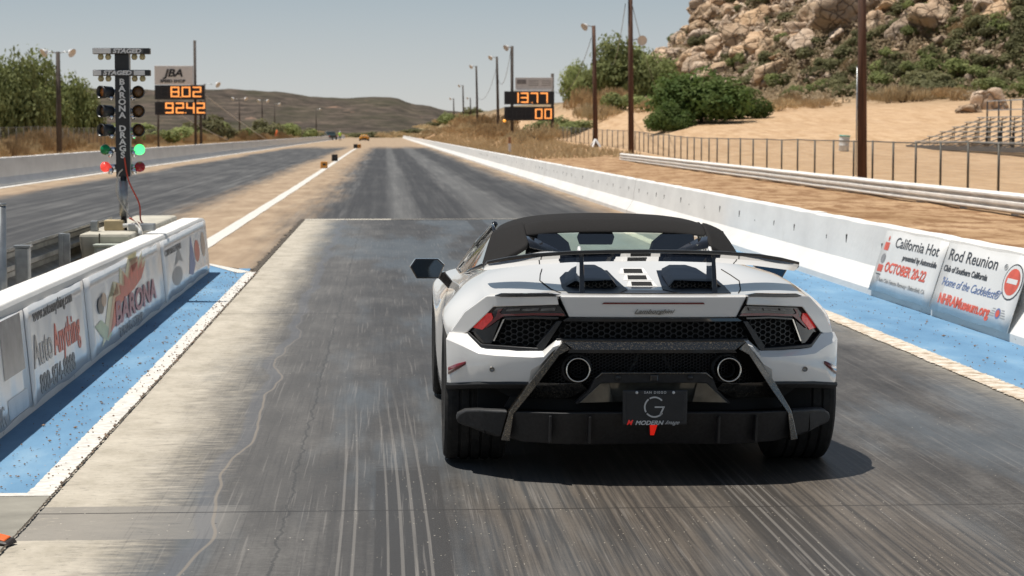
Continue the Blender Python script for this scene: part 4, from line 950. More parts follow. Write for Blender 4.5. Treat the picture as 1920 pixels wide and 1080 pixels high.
def fence(pts, h, sp, label, zoff=0.0, white=False, r=.035):
    f = empty('chain_link_fence', (0, 0, 0), label=label, cat='fence'); pts = [Vector(p) for p in pts]
    P = []
    for a, b in zip(pts, pts[1:]):
        n = max(1, round((b - a).length / sp)); P += [a.lerp(b, i / n) for i in range(n)]
    P.append(pts[-1]); P = [Vector((p.x, p.y, hz(p.x, p.y) + zoff)) for p in P]
    mp_ = MB().tube([(0, 0, 0), (0, 0, h + .03)], r, 8).mesh('post', wpaint if white else fpost, True)
    for p in P: link('post', mp_, f, tuple(p))
    MB().tube([p + Vector((0, 0, h)) for p in P], .022, 6).build('top_rail', galv if white else fpost, f, True)
    mb = MB()
    for a, b in zip(P, P[1:]): mb.add([a, b, b + Vector((0, 0, h)), a + Vector((0, 0, h))], [(0, 1, 2, 3)])
    mb.build('mesh_panel', fm, f)
fence([(16.0, 40, 0), (16.6, 75, 0), (16.4, 105, 0), (17.6, 150, 0), (16.9, 185, 0), (16.3, 200, 0)], 1.32, 3.2, 'long chain link fence between the right rail and the sand lot')
fence([(-24, 60, 0), (-25, 110, 0), (-26, 190, 0), (-30, 330, 0), (-36, 480, 0)], 1.9, 3.4, 'chain link fence behind the dry bushes on the left', r=.03)
bl = empty('bleachers', (30.3, 121, hz(31, 110) - .05), label='small grey metal bleachers on the sand lot', cat='bleachers')
alu = simple('bleacher_aluminium', (.42, .42, .41), .4, .5); dkst = simple('bleacher_frame', (.09, .09, .09), .6, .3)
zb = hz(31, 110)
for i in range(6):
    X0 = .72 * i; MB().box(X0, X0 + .28, -30, 0, .42 + .27 * i, .47 + .27 * i).build('seat', alu, bl)
    MB().box(X0 - .35, X0 - .02, -30, 0, .14 + .27 * i, .17 + .27 * i).build('foot_board', alu, bl)
for j in range(14):
    y0 = -30 + j * 30 / 13
    mb = MB().tube([(-.4, y0, .1), (4.2, y0, .1)], .04, 5).tube([(-.3, y0, .2), (4.0, y0, 1.75)], .03, 5)
    for i in range(6): mb.tube([(.72 * i + .14, y0, .05), (.72 * i + .14, y0, .42 + .27 * i)], .025, 5)
    mb.build('frame', dkst, bl); MB().tube([(4.2, y0, 0), (4.2, y0, 2.75)], .05, 6).build('upright', dkst, bl)
MB().tube([(4.2, -30, 2.72), (4.2, 0, 2.72)], .035, 6).tube([(4.2, -30, 2.2), (4.2, 0, 2.2)], .03, 6).build('handrail', alu, bl); MB().box(-.5, -.35, -30, 0, 0, .22).build('sill_plate', dkst, bl)
br_ = empty('trash_barrel', (UX(1588, 118), 118, hz(UX(1588, 118), 118) - .02), (0, .06, 0), label='white drum with a teal rim on the sand lot', cat='barrel')
zq = br_.location.z
MB().lathe([(.001, 0), (.27, 0), (.29, .05), (.28, .3), (.295, .32), (.28, .34), (.28, .6), (.295, .62), (.28, .64), (.29, .82)], 20).build('drum', simple('drum_white', (.62, .62, .60), .5), br_, True)
MB().lathe([(.29, .82), (.31, .82), (.31, .90), (.26, .90), (.26, .6)], 20).build('rim', simple('drum_teal', (.12, .42, .36), .5), br_, True)
pp = empty('steel_pole', (UX(1612, 80), 80, 0), label='thin pale pole just behind the thick brown pole', cat='pole'); MB().tube([(0, 0, -.1), (0, 0, UZ(125, 80))], .024, 8).build('tube', galv, pp, True)
MB().lathe([(.001, 0), (.03, 0), (.02, .03)], 8, Matrix.Translation((0, 0, UZ(125, 80)))).build('cap', galv, pp)

# far end: cone, person, pickup
cn = empty('traffic_cone', (UX(521, 380), 380, 0), label='orange traffic cone on the left verge', cat='cone'); MB().lathe([(.3, .8), (.38, .8), (.12, 2.0), (.02, 2.05)], 14).build('cone', simple('cone_orange', (.8, .15, .03), .5), cn, True); MB().box(-.5, .5, -.5, .5, .72, .8).build('base', simple('cone_orange2', (.7, .13, .03), .5), cn)
hb = MB().box(-.7, .7, -.7, .7, -.1, .72).build('plinth', conc, cn)
def skin_person(X, Y):
    P = [(0, 0, .95), (0, 0, 1.2), (0, 0, 1.42), (0, 0, 1.53), (0, -.01, 1.68), (-.19, 0, 1.40), (-.26, -.03, 1.14), (-.24, -.14, .92), (.19, 0, 1.40), (.27, 0, 1.14), (.25, -.08, .90), (-.10, 0, .9), (-.12, -.02, .5), (-.13, 0, .08), (-.13, -.14, .04), (.10, 0, .9), (.13, .03, .5), (.15, .06, .08), (.15, -.08, .04)]
    E = [(0, 1), (1, 2), (2, 3), (3, 4), (2, 5), (5, 6), (6, 7), (2, 8), (8, 9), (9, 10), (0, 11), (11, 12), (12, 13), (13, 14), (0, 15), (15, 16), (16, 17), (17, 18)]
    rad = [.15, .15, .16, .06, .10, .065, .05, .035, .065, .05, .035, .10, .07, .05, .04, .10, .07, .05, .04]
    me = bpy.data.meshes.new('person'); me.from_pydata(P, E, []); o = bpy.data.objects.new('person', me); C.objects.link(o); o.location = (X, Y, 0)
    md = o.modifiers.new('skin', 'SKIN'); o.modifiers.new('sub', 'SUBSURF').levels = 1
    for v, r in zip(me.skin_vertices[0].data, rad): v.radius = (r, r)
    me.skin_vertices[0].data[0].use_root = True
    me.materials.append(simple('clothes_dark', (.04, .045, .06), .8)); tag(o, 'person in a hi-vis yellow vest at the far end of the left wall', 'person')
    MB().lathe([(.17, .0), (.20, .1), (.22, .35), (.24, .52), (.2, .6), (.09, .62)], 14, Matrix.Translation((0, 0, .92)) @ Matrix.Diagonal((1.15, .95, 1, 1))).build('vest', simple('hi_vis', (.55, .85, .08), .6), o, True)
    MB().lathe([(.001, .13), (.07, .10), (.11, .02), (.16, 0)], 14, Matrix.Translation((0, 0, 1.72))).build('hat', simple('hat_white', (.6, .6, .55), .6), o, True)
skin_person(UX(638, 400), 400)
pk = empty('parked_pickup', (UX(620, 450), 450, 0), (0, 0, .25), label='dark pickup truck parked at the far end of the left wall', cat='pickup')
pkm = simple('pickup_paint', (.035, .055, .06), .25)
MB().extr([(-2.6, .45), (-2.6, 1.05), (-.9, 1.1), (-.5, 1.75), (.9, 1.78), (1.5, 1.15), (2.6, 1.0), (2.65, .45)], [(lambda a, b, x=x: (x, a, b)) for x in (-.95, .95)]).build('body', pkm, pk, bevel=.06)
for y in (-1.7, 1.8):
    for x in (-.9, .9): MB().lathe([(.05, -.12), (.36, -.12), (.40, -.06), (.40, .06), (.36, .12), (.05, .12)], 16, Matrix.Translation((x, y, .4)) @ Matrix.Rotation(pi / 2, 4, 'Y')).build('wheel', black_metal, pk, True)
MB().box(-.8, .8, -.62, -.55, 1.25, 1.65).build('window', black_metal, pk)
for x in (-.8, .8): MB().box(x - .1, x + .1, -2.64, -2.6, .7, .95).build('tail_light', ink_red, pk)

# ================================================================== sports car
CX, CY = 1.235, 10.55
def car_materials():
    M = {}
    n = N('car_paint', .38, spec=.5, base=(.80, .785, .76)); n.inp('Coat Weight', 1.0); n.inp('Coat Roughness', .04)
    P = n.pos(False); n.col(n.ramp(n.noise(P, 2, 6), [(.3, (.80, .775, .74)), (.7, (.84, .82, .785))])); M['paint'] = n.m
    n = N('soft_top_fabric', .95, spec=.15); P = n.pos(False)
    n.col(n.ramp(n.noise(P, 500, 3), [(.3, (.010, .0095, .0095)), (.7, (.032, .030, .029))])); n.bump(n.noise(P, 700, 2), .5, .001); M['fabric'] = n.m
    M['satin'] = simple('satin_black', (.022, .022, .023), .42, scale=30, var=.2)
    M['trim'] = simple('matt_black_trim', (.018, .018, .019), .6, scale=60, var=.35, bump=.1)
    n = N('gloss_black', .06, base=(.008, .008, .009)); n.inp('Coat Weight', 1.0); n.inp('Coat Roughness', .02); M['gloss'] = n.m
    n = N('forged_carbon', .16, spec=.6); P = n.pos(False)
    v = n.vor(n.mp(P, (1, 1, 1.8)), 150); f = n.noise(P, 210, 3, .6)
    n.col(n.ramp(n.ma('ADD', n.ma('MULTIPLY', v, .5), n.ma('MULTIPLY', f, .6)), [(.34, (.006, .006, .006)), (.60, (.022, .019, .016)), (.76, (.16, .125, .08))]))
    n.inp('Coat Weight', 1.0); n.inp('Coat Roughness', .04); n.bump(f, .15, .002); M['carbon'] = n.m
    n = N('plain_carbon', .12, spec=.5); P = n.pos(False); n.col(n.ramp(n.noise(P, 60, 5, .7), [(.35, (.008, .008, .008)), (.7, (.05, .046, .04))])); n.inp('Coat Weight', 1.0); n.inp('Coat Roughness', .05); M['panel'] = n.m
    n = N('scoop_black', .35, spec=.1, base=(.006, .009, .016)); M['scoop'] = n.m
    M['dark'] = simple('cavity_black', (.006, .006, .006), .9)
    n = N('lamp_smoke', .05, base=(.02, .013, .012)); n.inp('Coat Weight', 1.0); M['smoke'] = n.m
    n = N('lamp_red_lens', .18); P = n.pos(False); n.col(n.ramp(n.noise(P, 60, 3), [(.3, (.55, .02, .02)), (.7, (.78, .05, .045))])); n.inp('Coat Weight', 1.0); n.inp('Emission Color', (1, .03, .02, 1)); n.inp('Emission Strength', .12); M['red'] = n.m
    n = N('lamp_red_deep', .12, base=(.16, .012, .014)); n.inp('Coat Weight', 1.0); M['deep'] = n.m
    M['clear'] = simple('lamp_clear_strip', (.16, .15, .14), .2, scale=40, var=.5)
    n = N('tyre_rubber', .8, spec=.25); P = n.pos(False); n.col(n.ramp(n.noise(P, 12, 6, .7), [(.3, (.016, .016, .016)), (.7, (.04, .038, .036))])); n.bump(n.noise(P, 60, 4), .4, .004); M['tyre'] = n.m
    M['rim'] = simple('wheel_rim', (.03, .03, .03), .3, .6); M['chrome'] = N('exhaust_chrome', .1, 1, base=(.72, .68, .62)).m
    n = N('window_tint', .02, base=(.02, .025, .025)); tr = n.nd('ShaderNodeBsdfTransparent'); tr.inputs[0].default_value = (.84, .92, .87, 1)
    gl = n.nd('ShaderNodeBsdfGlossy'); gl.inputs['Roughness'].default_value = .02; fr = n.nd('ShaderNodeFresnel'); fr.inputs[0].default_value = 1.5
    ms = n.nd('ShaderNodeMixShader'); n.put(ms.inputs[0], n.ma('ADD', fr.outputs[0], .10)); n.t.links.new(tr.outputs[0], ms.inputs[1]); n.t.links.new(gl.outputs[0], ms.inputs[2]); n.t.links.new(ms.outputs[0], n.out.inputs[0]); M['glass'] = n.m
    n = N('side_glass', .08, .0, base=(.05, .055, .06)); n.inp('Coat Weight', 1.0); n.inp('Specular IOR Level', 1.0); n.inp('Metallic', .75); n.b.inputs['Base Color'].default_value = (.50, .53, .53, 1); M['sideglass'] = n.m
    n = N('glare_glass', .02); tr = n.nd('ShaderNodeBsdfTransparent'); tr.inputs[0].default_value = (.80, .90, .83, 1); df = n.nd('ShaderNodeBsdfTranslucent'); df.inputs[0].default_value = (.50, .56, .50, 1)  # pale translucent veil added to imitate glare on the windscreen
    ms = n.nd('ShaderNodeMixShader'); ms.inputs[0].default_value = .30; n.t.links.new(tr.outputs[0], ms.inputs[1]); n.t.links.new(df.outputs[0], ms.inputs[2]); n.t.links.new(ms.outputs[0], n.out.inputs[0]); M['glare'] = n.m
    M['mirror'] = N('mirror_glass', .03, 1, base=(.05, .068, .09)).m
    M['seat'] = simple('seat_black', (.012, .013, .016), .8)
    M['brake'] = simple('bare_metal', (.4, .4, .4), .35, .9); M['badge'] = simple('badge_metal', (.30, .28, .25), .3, .7)
    M['sheen'] = simple('polished_panel', (.20, .195, .17), .12, .7, scale=9, var=.5)
    M['plate'] = simple('plate_black', (.018, .018, .019), .45, scale=20, var=.2); M['silver'] = simple('plate_silver', (.62, .62, .61), .4)
    M['fog'] = emis('fog_red', (1, .02, .01), .35, (.75, .05, .03))
    return M
MT = car_materials()
PL = [(0, -.74), (.22, -.738), (.43, -.72), (.62, -.64), (.77, -.53), (.865, -.42), (.915, -.37), (.96, -.31), (1.1, -.1)]
def plan(x):
    x = abs(x)
    for (a, b), (c, d) in zip(PL, PL[1:]):
        if x <= c: return b + (d - b) * (x - a) / (c - a)
    return PL[-1][1]
def rpanel(name, poly, mat, parent, y0=0.0, th=.03, step=.07, bevel=.003, both=True, smooth_=False):
    """flat outline in (x,z), wrapped on the tail's plan curve; y0 is a number or f(x,z); th is its thickness"""
    out = []
    f0 = y0 if callable(y0) else (lambda x, z: y0)
    for s in ((1, -1) if both else (1,)):
        bm = bmesh.new(); pts = [(s * a, b) for a, b in poly]
        face = bm.faces.new([bm.verts.new((a, 0, b)) for a, b in pts])
        xs = [p[0] for p in pts]; k = math.ceil(min(xs) / step) * step
        while k < max(xs):
            bmesh.ops.bisect_plane(bm, geom=bm.verts[:] + bm.edges[:] + bm.faces[:], dist=1e-5, plane_co=(k, 0, 0), plane_no=(1, 0, 0)); k += step
        r = bmesh.ops.extrude_face_region(bm, geom=bm.faces[:])
        ev = set(v for v in r['geom'] if isinstance(v, bmesh.types.BMVert))
        for v in bm.verts: v.co.y = plan(v.co.x) + f0(abs(v.co.x), v.co.z) + (th if v in ev else 0)
        bmesh.ops.recalc_face_normals(bm, faces=bm.faces)
        me = bpy.data.meshes.new(name); bm.to_mesh(me); bm.free(); me.materials.append(mat)
        o = link(name, me, parent); out.append(o)
        if bevel: b = o.modifiers.new('bevel', 'BEVEL'); b.width = bevel; b.segments = 2; b.limit_method = 'ANGLE'; b.angle_limit = radians(40)
        me.shade_smooth(); me.set_sharp_from_angle(angle=radians(30))
        if bevel: b.harden_normals = True
    return out
def inside(p, poly):
    c = False; n = len(poly)
    for i in range(n):
        (x1, y1), (x2, y2) = poly[i], poly[i - 1]
        if (y1 > p[1]) != (y2 > p[1]) and p[0] < (x2 - x1) * (p[1] - y1) / (y2 - y1) + x1: c = not c
    return c
def honeycomb(name, poly, cell, mat, parent, y0, both=True, squash=.86, wire=.075, yfun=None, M=None):
    out = []
    yf = yfun or (lambda x, z: plan(x) + y0)
    for s in ((1, -1) if both else (1,)):
        mb = MB(); xs = [p[0] for p in poly]; zs = [p[1] for p in poly]; r = cell / 2; dx = r * 1.5 * 2 / sqrt(3); dz = cell * squash
        i = 0; x = min(xs)
        while x <= max(xs) + r:
            z = min(zs) + (dz / 2 if i % 2 else 0)
            while z <= max(zs) + r:
                if inside((x, z), poly):
                    k = len(mb.v); ro = r * 2 / sqrt(3) * 1.0; ri = ro * (1 - wire * 2)
                    for rad, d in ((ro, 0), (ri, 0), (ri, .014)):
                        for j in range(6):
                            a = j * pi / 3; px = x + rad * cos(a); pz = z + rad * sin(a) * squash; q = (s * px, yf(px, pz) + d, pz); mb.v.append(tuple(M @ Vector(q)) if M else q)
                    for j in range(6):
                        q = (j + 1) % 6; mb.f.append((k + j, k + q, k + 6 + q, k + 6 + j)); mb.f.append((k + 6 + j, k + 6 + q, k + 12 + q, k + 12 + j))
                z += dz
            x += dx; i += 1
        out.append(mb.build(name, mat, parent))
    return out
def strip3(name, cols, mat, parent, bevel=0, both=True, thick=0, sub=0, smooth_=False):
    """grid of 3-D points (columns of equal length), mirrored to both sides as separate parts"""
    out = []
    for s in ((1, -1) if both else (1,)):
        mb = MB(); n = len(cols[0])
        for c in cols: mb.v += [(s * p[0], p[1], p[2]) for p in c]
        for i in range(len(cols) - 1):
            for j in range(n - 1): mb.f.append((i * n + j, (i + 1) * n + j, (i + 1) * n + j + 1, i * n + j + 1))
        o = mb.build(name, mat, parent, smooth=smooth_)
        if sub: q = o.modifiers.new('sub', 'SUBSURF'); q.levels = q.render_levels = sub
        if thick: q = o.modifiers.new('solid', 'SOLIDIFY'); q.thickness = thick; q.offset = 0
        if not sub: o.data.shade_smooth(); o.data.set_sharp_from_angle(angle=radians(26))
        if bevel: q = o.modifiers.new('bevel', 'BEVEL'); q.width = bevel; q.segments = 2; q.limit_method = 'ANGLE'; q.angle_limit = radians(26); q.harden_normals = True
        out.append(o)
    return out

def make_car(loc, rot):
    T = empty('sports_car', loc, rot)
    # ---- body shell (rear rim to nose), half sections mirrored
    rows = [
     [(0, -.74, .863), (.22, -.74, .863), (.44, -.72, .863), (.62, -.64, .866), (.77, -.53, .853), (.865, -.42, .765), (.912, -.36, .665), (.90, -.32, .60), (.88, -.30, .56)],
     [(0, -.70, .868), (.22, -.70, .868), (.44, -.68, .868), (.61, -.60, .874), (.765, -.49, .858), (.875, -.38, .765), (.93, -.32, .67), (.915, -.29, .60), (.90, -.28, .56)],
     [(0, -.48, .866), (.22, -.48, .866), (.44, -.46, .872), (.60, -.40, .888), (.76, -.33, .872), (.875, -.25, .80), (.945, -.22, .71), (.957, -.22, .66), (.95, -.22, .63)],
     [(0, -.15, .893), (.22, -.15, .893), (.43, -.13, .905), (.60, -.08, .918), (.765, -.04, .895), (.895, -.02, .815), (.963, 0, .76), (.967, 0, .73), (.955, 0, .715)],
     [(0, .15, .928), (.22, .15, .928), (.43, .17, .938), (.58, .2, .945), (.73, .24, .92), (.87, .27, .845), (.955, .30, .72), (.955, .30, .64), (.95, .30, .575)],
     [(0, .50, .970), (.22, .50, .972), (.40, .50, .985), (.53, .52, .972), (.68, .56, .925), (.84, .56, .855), (.925, .54, .72), (.915, .54, .48), (.935, .42, .20)],
     [(0, .68, .985), (.22, .68, .99), (.40, .66, 1.004), (.50, .70, .985), (.66, .80, .905), (.83, .85, .845), (.905, .85, .70), (.87, .85, .45), (.92, .80, .16)],
     [(0, .80, .93), (.22, .80, .93), (.38, .80, .94), (.52, .90, .93), (.68, 1.05, .882), (.845, 1.2, .815), (.90, 1.2, .66), (.865, 1.2, .42), (.92, 1.2, .15)],
     [(0, 1.0, .45), (.22, 1.0, .45), (.38, 1.0, .45), (.60, 1.5, .80), (.72, 1.75, .83), (.86, 1.75, .79), (.905, 1.75, .65), (.89, 1.75, .45), (.92, 1.75, .15)],
     [(0, 2.55, .45), (.22, 2.55, .45), (.38, 2.5, .5), (.60, 2.35, .79), (.74, 2.2, .815), (.87, 2.18, .77), (.92, 2.18, .64), (.925, 2.18, .45), (.93, 2.24, .16)],
     [(0, 2.75, .80), (.22, 2.75, .80), (.40, 2.72, .80), (.62, 2.65, .79), (.76, 2.55, .80), (.88, 2.5, .77), (.94, 2.45, .70), (.95, 2.42, .66), (.95, 2.40, .60)],
     [(0, 2.95, .74), (.22, 2.95, .74), (.42, 2.92, .745), (.62, 2.85, .76), (.78, 2.75, .785), (.88, 2.7, .77), (.945, 2.68, .72), (.955, 2.66, .70), (.95, 2.66, .69)],
     [(0, 3.3, .62), (.22, 3.3, .62), (.42, 3.25, .64), (.60, 3.18, .66), (.76, 3.08, .68), (.87, 3.0, .66), (.93, 2.98, .58), (.93, 2.98, .45), (.92, 3.0, .20)],
     [(0, 3.62, .42), (.22, 3.6, .42), (.42, 3.55, .43), (.58, 3.48, .44), (.72, 3.38, .45), (.82, 3.28, .44), (.87, 3.2, .38), (.87, 3.2, .28), (.86, 3.2, .16)]]
    mb = MB(); n = len(rows[0]); W = 2 * n - 1
    for r in rows:
        for j in range(n - 1, 0, -1): mb.v.append((-r[j][0], r[j][1], r[j][2]))
        for j in range(n): mb.v.append(r[j])
    for i in range(len(rows) - 1):
        for j in range(W - 1):
            if 5 <= i <= 0: continue
            mb.f.append((i * W + j, i * W + j + 1, (i + 1) * W + j + 1, (i + 1) * W + j))
    body = mb.build('body', MT['paint'], T, smooth=True)
    bm = bmesh.new(); bm.from_mesh(body.data); bm.verts.ensure_lookup_table()
    cl = bm.edges.layers.float.get('crease_edge') or bm.edges.layers.float.new('crease_edge')
    for e in bm.edges:
        a, b = e.verts[0].index, e.verts[1].index; ra, ja, rb, jb = a // W, a % W, b // W, b % W
        if ra == rb and ra == 0: e[cl] = .9
        if ra == rb and ra == 1: e[cl] = .5
        if ja == jb and abs(ja - (n - 1)) == 4 and min(ra, rb) < 7: e[cl] = .55
        if ja == jb and abs(ja - (n - 1)) == 8: e[cl] = 1
        if ra == rb and ra == 6 and abs(ja - (n - 1)) < 4: e[cl] = .6
    bm.to_mesh(body.data); bm.free()
    q = body.modifiers.new('sub', 'SUBSURF'); q.levels = q.render_levels = 3
    bpy.context.view_layer.update(); dg = bpy.context.evaluated_depsgraph_get(); ev = body.evaluated_get(dg)
    bvh = BVHTree.FromPolygons([v.co.copy() for v in ev.data.vertices], [tuple(p.vertices) for p in ev.data.polygons])
    def drop(x, y, d=.003):
        h = bvh.ray_cast(Vector((x, y, 2)), Vector((0, 0, -1))); return Vector((x, y, (h[0].z if h[0] else .87) + d))
    q = body.modifiers.new('solid', 'SOLIDIFY'); q.thickness = .012; q.offset = -1
    # ---- dark core inside, floor
    core = MB().box(-.80, .80, -.45, .1, .30, .80).box(-.62, .62, .1, .62, .22, .84).box(-.76, .76, .55, 2.5, .14, .42).box(-.62, .62, 2.4, 3.2, .14, .55)
    core.build('underbody', MT['dark'], T)
    # ---- rear fascia
    rpanel('back_panel', [(0, .80), (.40, .80), (.44, .84), (.74, .83), (.86, .70), (.90, .60), (.80, .44), (.60, .35), (0, .33)], MT['dark'], T, y0=lambda x, z: .085 + .1 * smooth(.7, .9, x), th=.03, bevel=0)
    rpanel('deck_panel', [(-.441, .866), (-.22, .867), (.22, .867), (.441, .866), (.394, .767), (-.394, .767)], MT['paint'], T, y0=lambda x, z: -.012 + (.866 - z) * .18, th=.03, both=False, bevel=.006, step=.05)
    rpanel('brake_light', [(-.232, .839), (.232, .839), (.24, .831), (-.24, .831)], MT['deep'], T, y0=lambda x, z: -.0165 + (.866 - z) * .18, th=.01, both=False, bevel=0)
    me = text_mesh('Lamborghini', .028, shear=.5, ext=.0015, sx=1.3, align_x='CENTER', bold=.0003)
    me.transform(frameM((0, plan(0) - .0165 + .012, .788), (1, 0, 0), (0, -.16, 1))); me.materials.clear(); me.materials.append(MT['badge']); link('lettering', me, T)
    MB().box(-.085, .05, plan(0) - .003, plan(0) + .004, .784, .786).build('badge_line', MT['badge'], T)
    # quarter surround of the tail lamp
    quarter = [(.446, .866), (.60, .868), (.765, .855), (.865, .768), (.928, .668), (.90, .645), (.848, .672), (.733, .803), (.60, .815), (.438, .825)]
    rpanel('quarter_panel', quarter, MT['paint'], T, y0=lambda x, z: -.010 + (.866 - z) * .10, th=.04, bevel=.006)
    rpanel('gill', [(.43, .872), (.47, .864), (.70, .852), (.73, .857), (.70, .869), (.48, .880)], MT['gloss'], T, y0=-.016, th=.03, bevel=.003)
    for s, o in zip((1, -1), rpanel('tail_light', [(.434, .822), (.60, .812), (.732, .800), (.846, .671), (.827, .655), (.745, .735), (.70, .755), (.55, .768), (.400, .770)], MT['smoke'], T, y0=lambda x, z: .012 + .02 * smooth(.6, .85, x), th=.05, bevel=.003)):
        def half(nm, poly, mat, y, th=.01):
            oo = rpanel(nm, [(p if s > 0 else p) for p in poly], mat, o, y0=y, th=th, bevel=.0015); keep = oo[0] if s > 0 else oo[1]; kill = oo[1] if s > 0 else oo[0]; bpy.data.objects.remove(kill); return keep
        yy = lambda x, z: .006 + .02 * smooth(.6, .85, x)
        half('red_segment', [(.742, .772), (.766, .768), (.826, .694), (.783, .688), (.738, .738), (.735, .752)], MT['red'], yy)
        half('red_strip', [(.418, .786), (.55, .783), (.70, .770), (.735, .737), (.72, .752), (.69, .762), (.55, .772), (.408, .775)], MT['deep'], yy)
        half('red_fork', [(.690, .797), (.712, .790), (.722, .755), (.77, .700), (.765, .697), (.712, .742), (.68, .765), (.705, .775)], MT['deep'], yy)
        for a, b in ((.45, .515), (.525, .60), (.61, .67)): half('clear_segment', [(a, .812 - (a - .45) * .06), (b, .808 - (b - .45) * .06), (b + .008, .797 - (b - .45) * .06), (a + .006, .797 - (a - .45) * .03)], MT['clear'], yy)
    # grilles
    rpanel('grille_surround', [(-.397, .766), (.397, .766), (.42, .752), (.405, .748), (-.405, .748), (-.42, .752)], MT['gloss'], T, y0=-.004, th=.06, both=False, bevel=.002)
    rpanel('grille_sill', [(-.450, .668), (.450, .668), (.445, .655), (-.445, .655)], MT['satin'], T, y0=-.006, th=.06, both=False, bevel=.003)
    honeycomb('grille_mesh', [(-.40, .75), (.40, .75), (.445, .665), (-.445, .665)], .030, MT['satin'], T, .03, both=False)
    honeycomb('side_grille', [(.455, .745), (.66, .742), (.73, .64), (.70, .632), (.535, .625), (.47, .70)], .030, MT['satin'], T, .04)
    rpanel('grille_strut', [(.422, .750), (.446, .750), (.538, .627), (.525, .612), (.505, .617)], MT['satin'], T, y0=-.004, th=.05)
    rpanel('grille_trim', [(.44, .768), (.56, .768), (.685, .755), (.675, .745), (.56, .757), (.44, .757)], MT['gloss'], T, y0=.0, th=.05, bevel=.002)
    rpanel('grille_frame', [(.505, .620), (.70, .622), (.787, .622), (.846, .674), (.851, .664), (.792, .606), (.70, .607), (.515, .607)], MT['satin'], T, y0=-.004, th=.06)
    rpanel('grille_blade', [(.682, .748), (.69, .745), (.735, .64), (.728, .64)], MT['chrome'], T, y0=.012, th=.02, bevel=0)
    rpanel('corner_fill', [(.70, .745), (.745, .735), (.83, .66), (.785, .625), (.74, .625)], MT['gloss'], T, y0=.03, th=.02)
    # bumper: upper chamfer catches the sun, lower face in shade
    cols = []
    for (a, b, c) in [((.421, .663), (.428, .648), (.434, .640)), ((.450, .661), (.467, .632), (.480, .582)), ((.510, .609), (.508, .585), (.530, .518)), ((.56, .607), (.56, .580), (.573, .462)), ((.663, .605), (.663, .579), (.67, .456)),
                      ((.73, .604), (.735, .578), (.74, .450)), ((.788, .606), (.803, .580), (.805, .443)), ((.848, .665), (.872, .606), (.885, .428)), ((.893, .664), (.922, .624), (.925, .42)), ((.935, .664), (.950, .63), (.945, .42))]:
        y = plan; pro = -.05 * (1 if a[0] < .9 else .5)
        cols.append([(a[0], plan(a[0]) + .03, a[1] - .002), (a[0], plan(a[0]) + .0, a[1]), (b[0], plan(b[0]) + pro, b[1]), ((b[0] + c[0]) / 2, (plan(b[0]) + plan(c[0])) / 2 + pro * .95, (b[1] + c[1]) / 2), (c[0], plan(c[0]) + pro * .5, c[1]), (c[0], plan(c[0]) + .03, c[1] + .004)])
    strip3('bumper', cols, MT['paint'], T, bevel=.0035)
    cols = [[(x, plan(x) - .03, z), (x + .002, plan(x) - .035, z - .012), (x, plan(x) + .0, z - .035), (x, plan(x) + .12, z - .045)] for x, z in ((.555, .464), (.67, .457), (.80, .444), (.885, .430), (.925, .423), (.95, .42))]
    strip3('bumper_trim', cols, MT['trim'], T, bevel=.003)
    for s in (1, -1):
        x = .742 * s; c = (x, plan(x) - .052, .512)
        MB().lathe([(.0125, 0), (.0125, .006), (.009, .006), (.009, .002), (.0005, .002)], 16, align(c, (0, -1, 0))).build('parking_sensor', MT['badge'], T, True)
    strip3('reflector', [[(.862, plan(.862) - .054, .536), (.862, plan(.862) - .054, .522)], [(.90, plan(.90) - .047, .52), (.90, plan(.90) - .047, .492)], [(.938, plan(.938) - .035, .498), (.938, plan(.938) - .035, .462)]], MT['deep'], T, thick=.008)
    # forged carbon hoop with legs down to the diffuser
    for nm, poly in (('carbon_hoop', [(-.425, .662), (.425, .662), (.375, .626), (-.375, .626)]),):
        rpanel(nm, poly, MT['carbon'], T, y0=lambda x, z: -.085 + (.662 - z) * -.25, th=.09, both=False, bevel=.006)
    rpanel('carbon_leg', [(.425, .662), (.576, .462), (.664, .325), (.700, .186), (.662, .186), (.645, .315), (.558, .430), (.440, .60), (.39, .628)], MT['carbon'], T, y0=lambda x, z: -.085, th=.09, bevel=.007)
    rpanel('hoop_liner', [(-.38, .628), (.38, .628), (.40, .60), (-.40, .60)], MT['gloss'], T, y0=.0, th=.03, both=False)
    honeycomb('exhaust_mesh', [(-.37, .625), (.37, .625), (.50, .455), (-.50, .455)], .017, MT['satin'], T, .055, both=False)
    for s in (1, -1):
        MB().extr([(0, 0), (.02, 0), (.02, .02), (0, .02)], [lambda a, b: (s * (.03 + a), -.62, .60 + b * 0), lambda a, b: (s * (.095 + a), -.62, .515 + b * 0)], closed=False).build('brace', MT['brake'], T) if False else MB().tube([(s * .05, -.66, .60), (s * .10, -.66, .50)], .009, 6).build('brace', MT['brake'], T)
        c = Vector((.352 * s, -.735, .526))
        ex = MB().lathe([(.042, -.10), (.050, -.02), (.0555, .03), (.0575, .045), (.0555, .052), (.051, .048), (.044, .03), (.040, -.02), (.040, -.10)], 32, align(c, (0, -1, .05))).build('exhaust_pipe', MT['chrome'], T, True)
        MB().lathe([(.040, -.06), (.0385, .015), (.036, .02), (.034, .0), (.034, -.09), (.0005, -.09)], 28, align(c + Vector((-.006 * s, 0, 0)), (0, -1, .05))).build('inner_pipe', MT['dark'], ex, True)
        MB().lathe([(.060, -.03), (.072, -.03), (.074, -.09), (.06, -.09)], 28, align(c, (0, -1, 0))).build('pipe_collar', MT['trim'], ex, True)
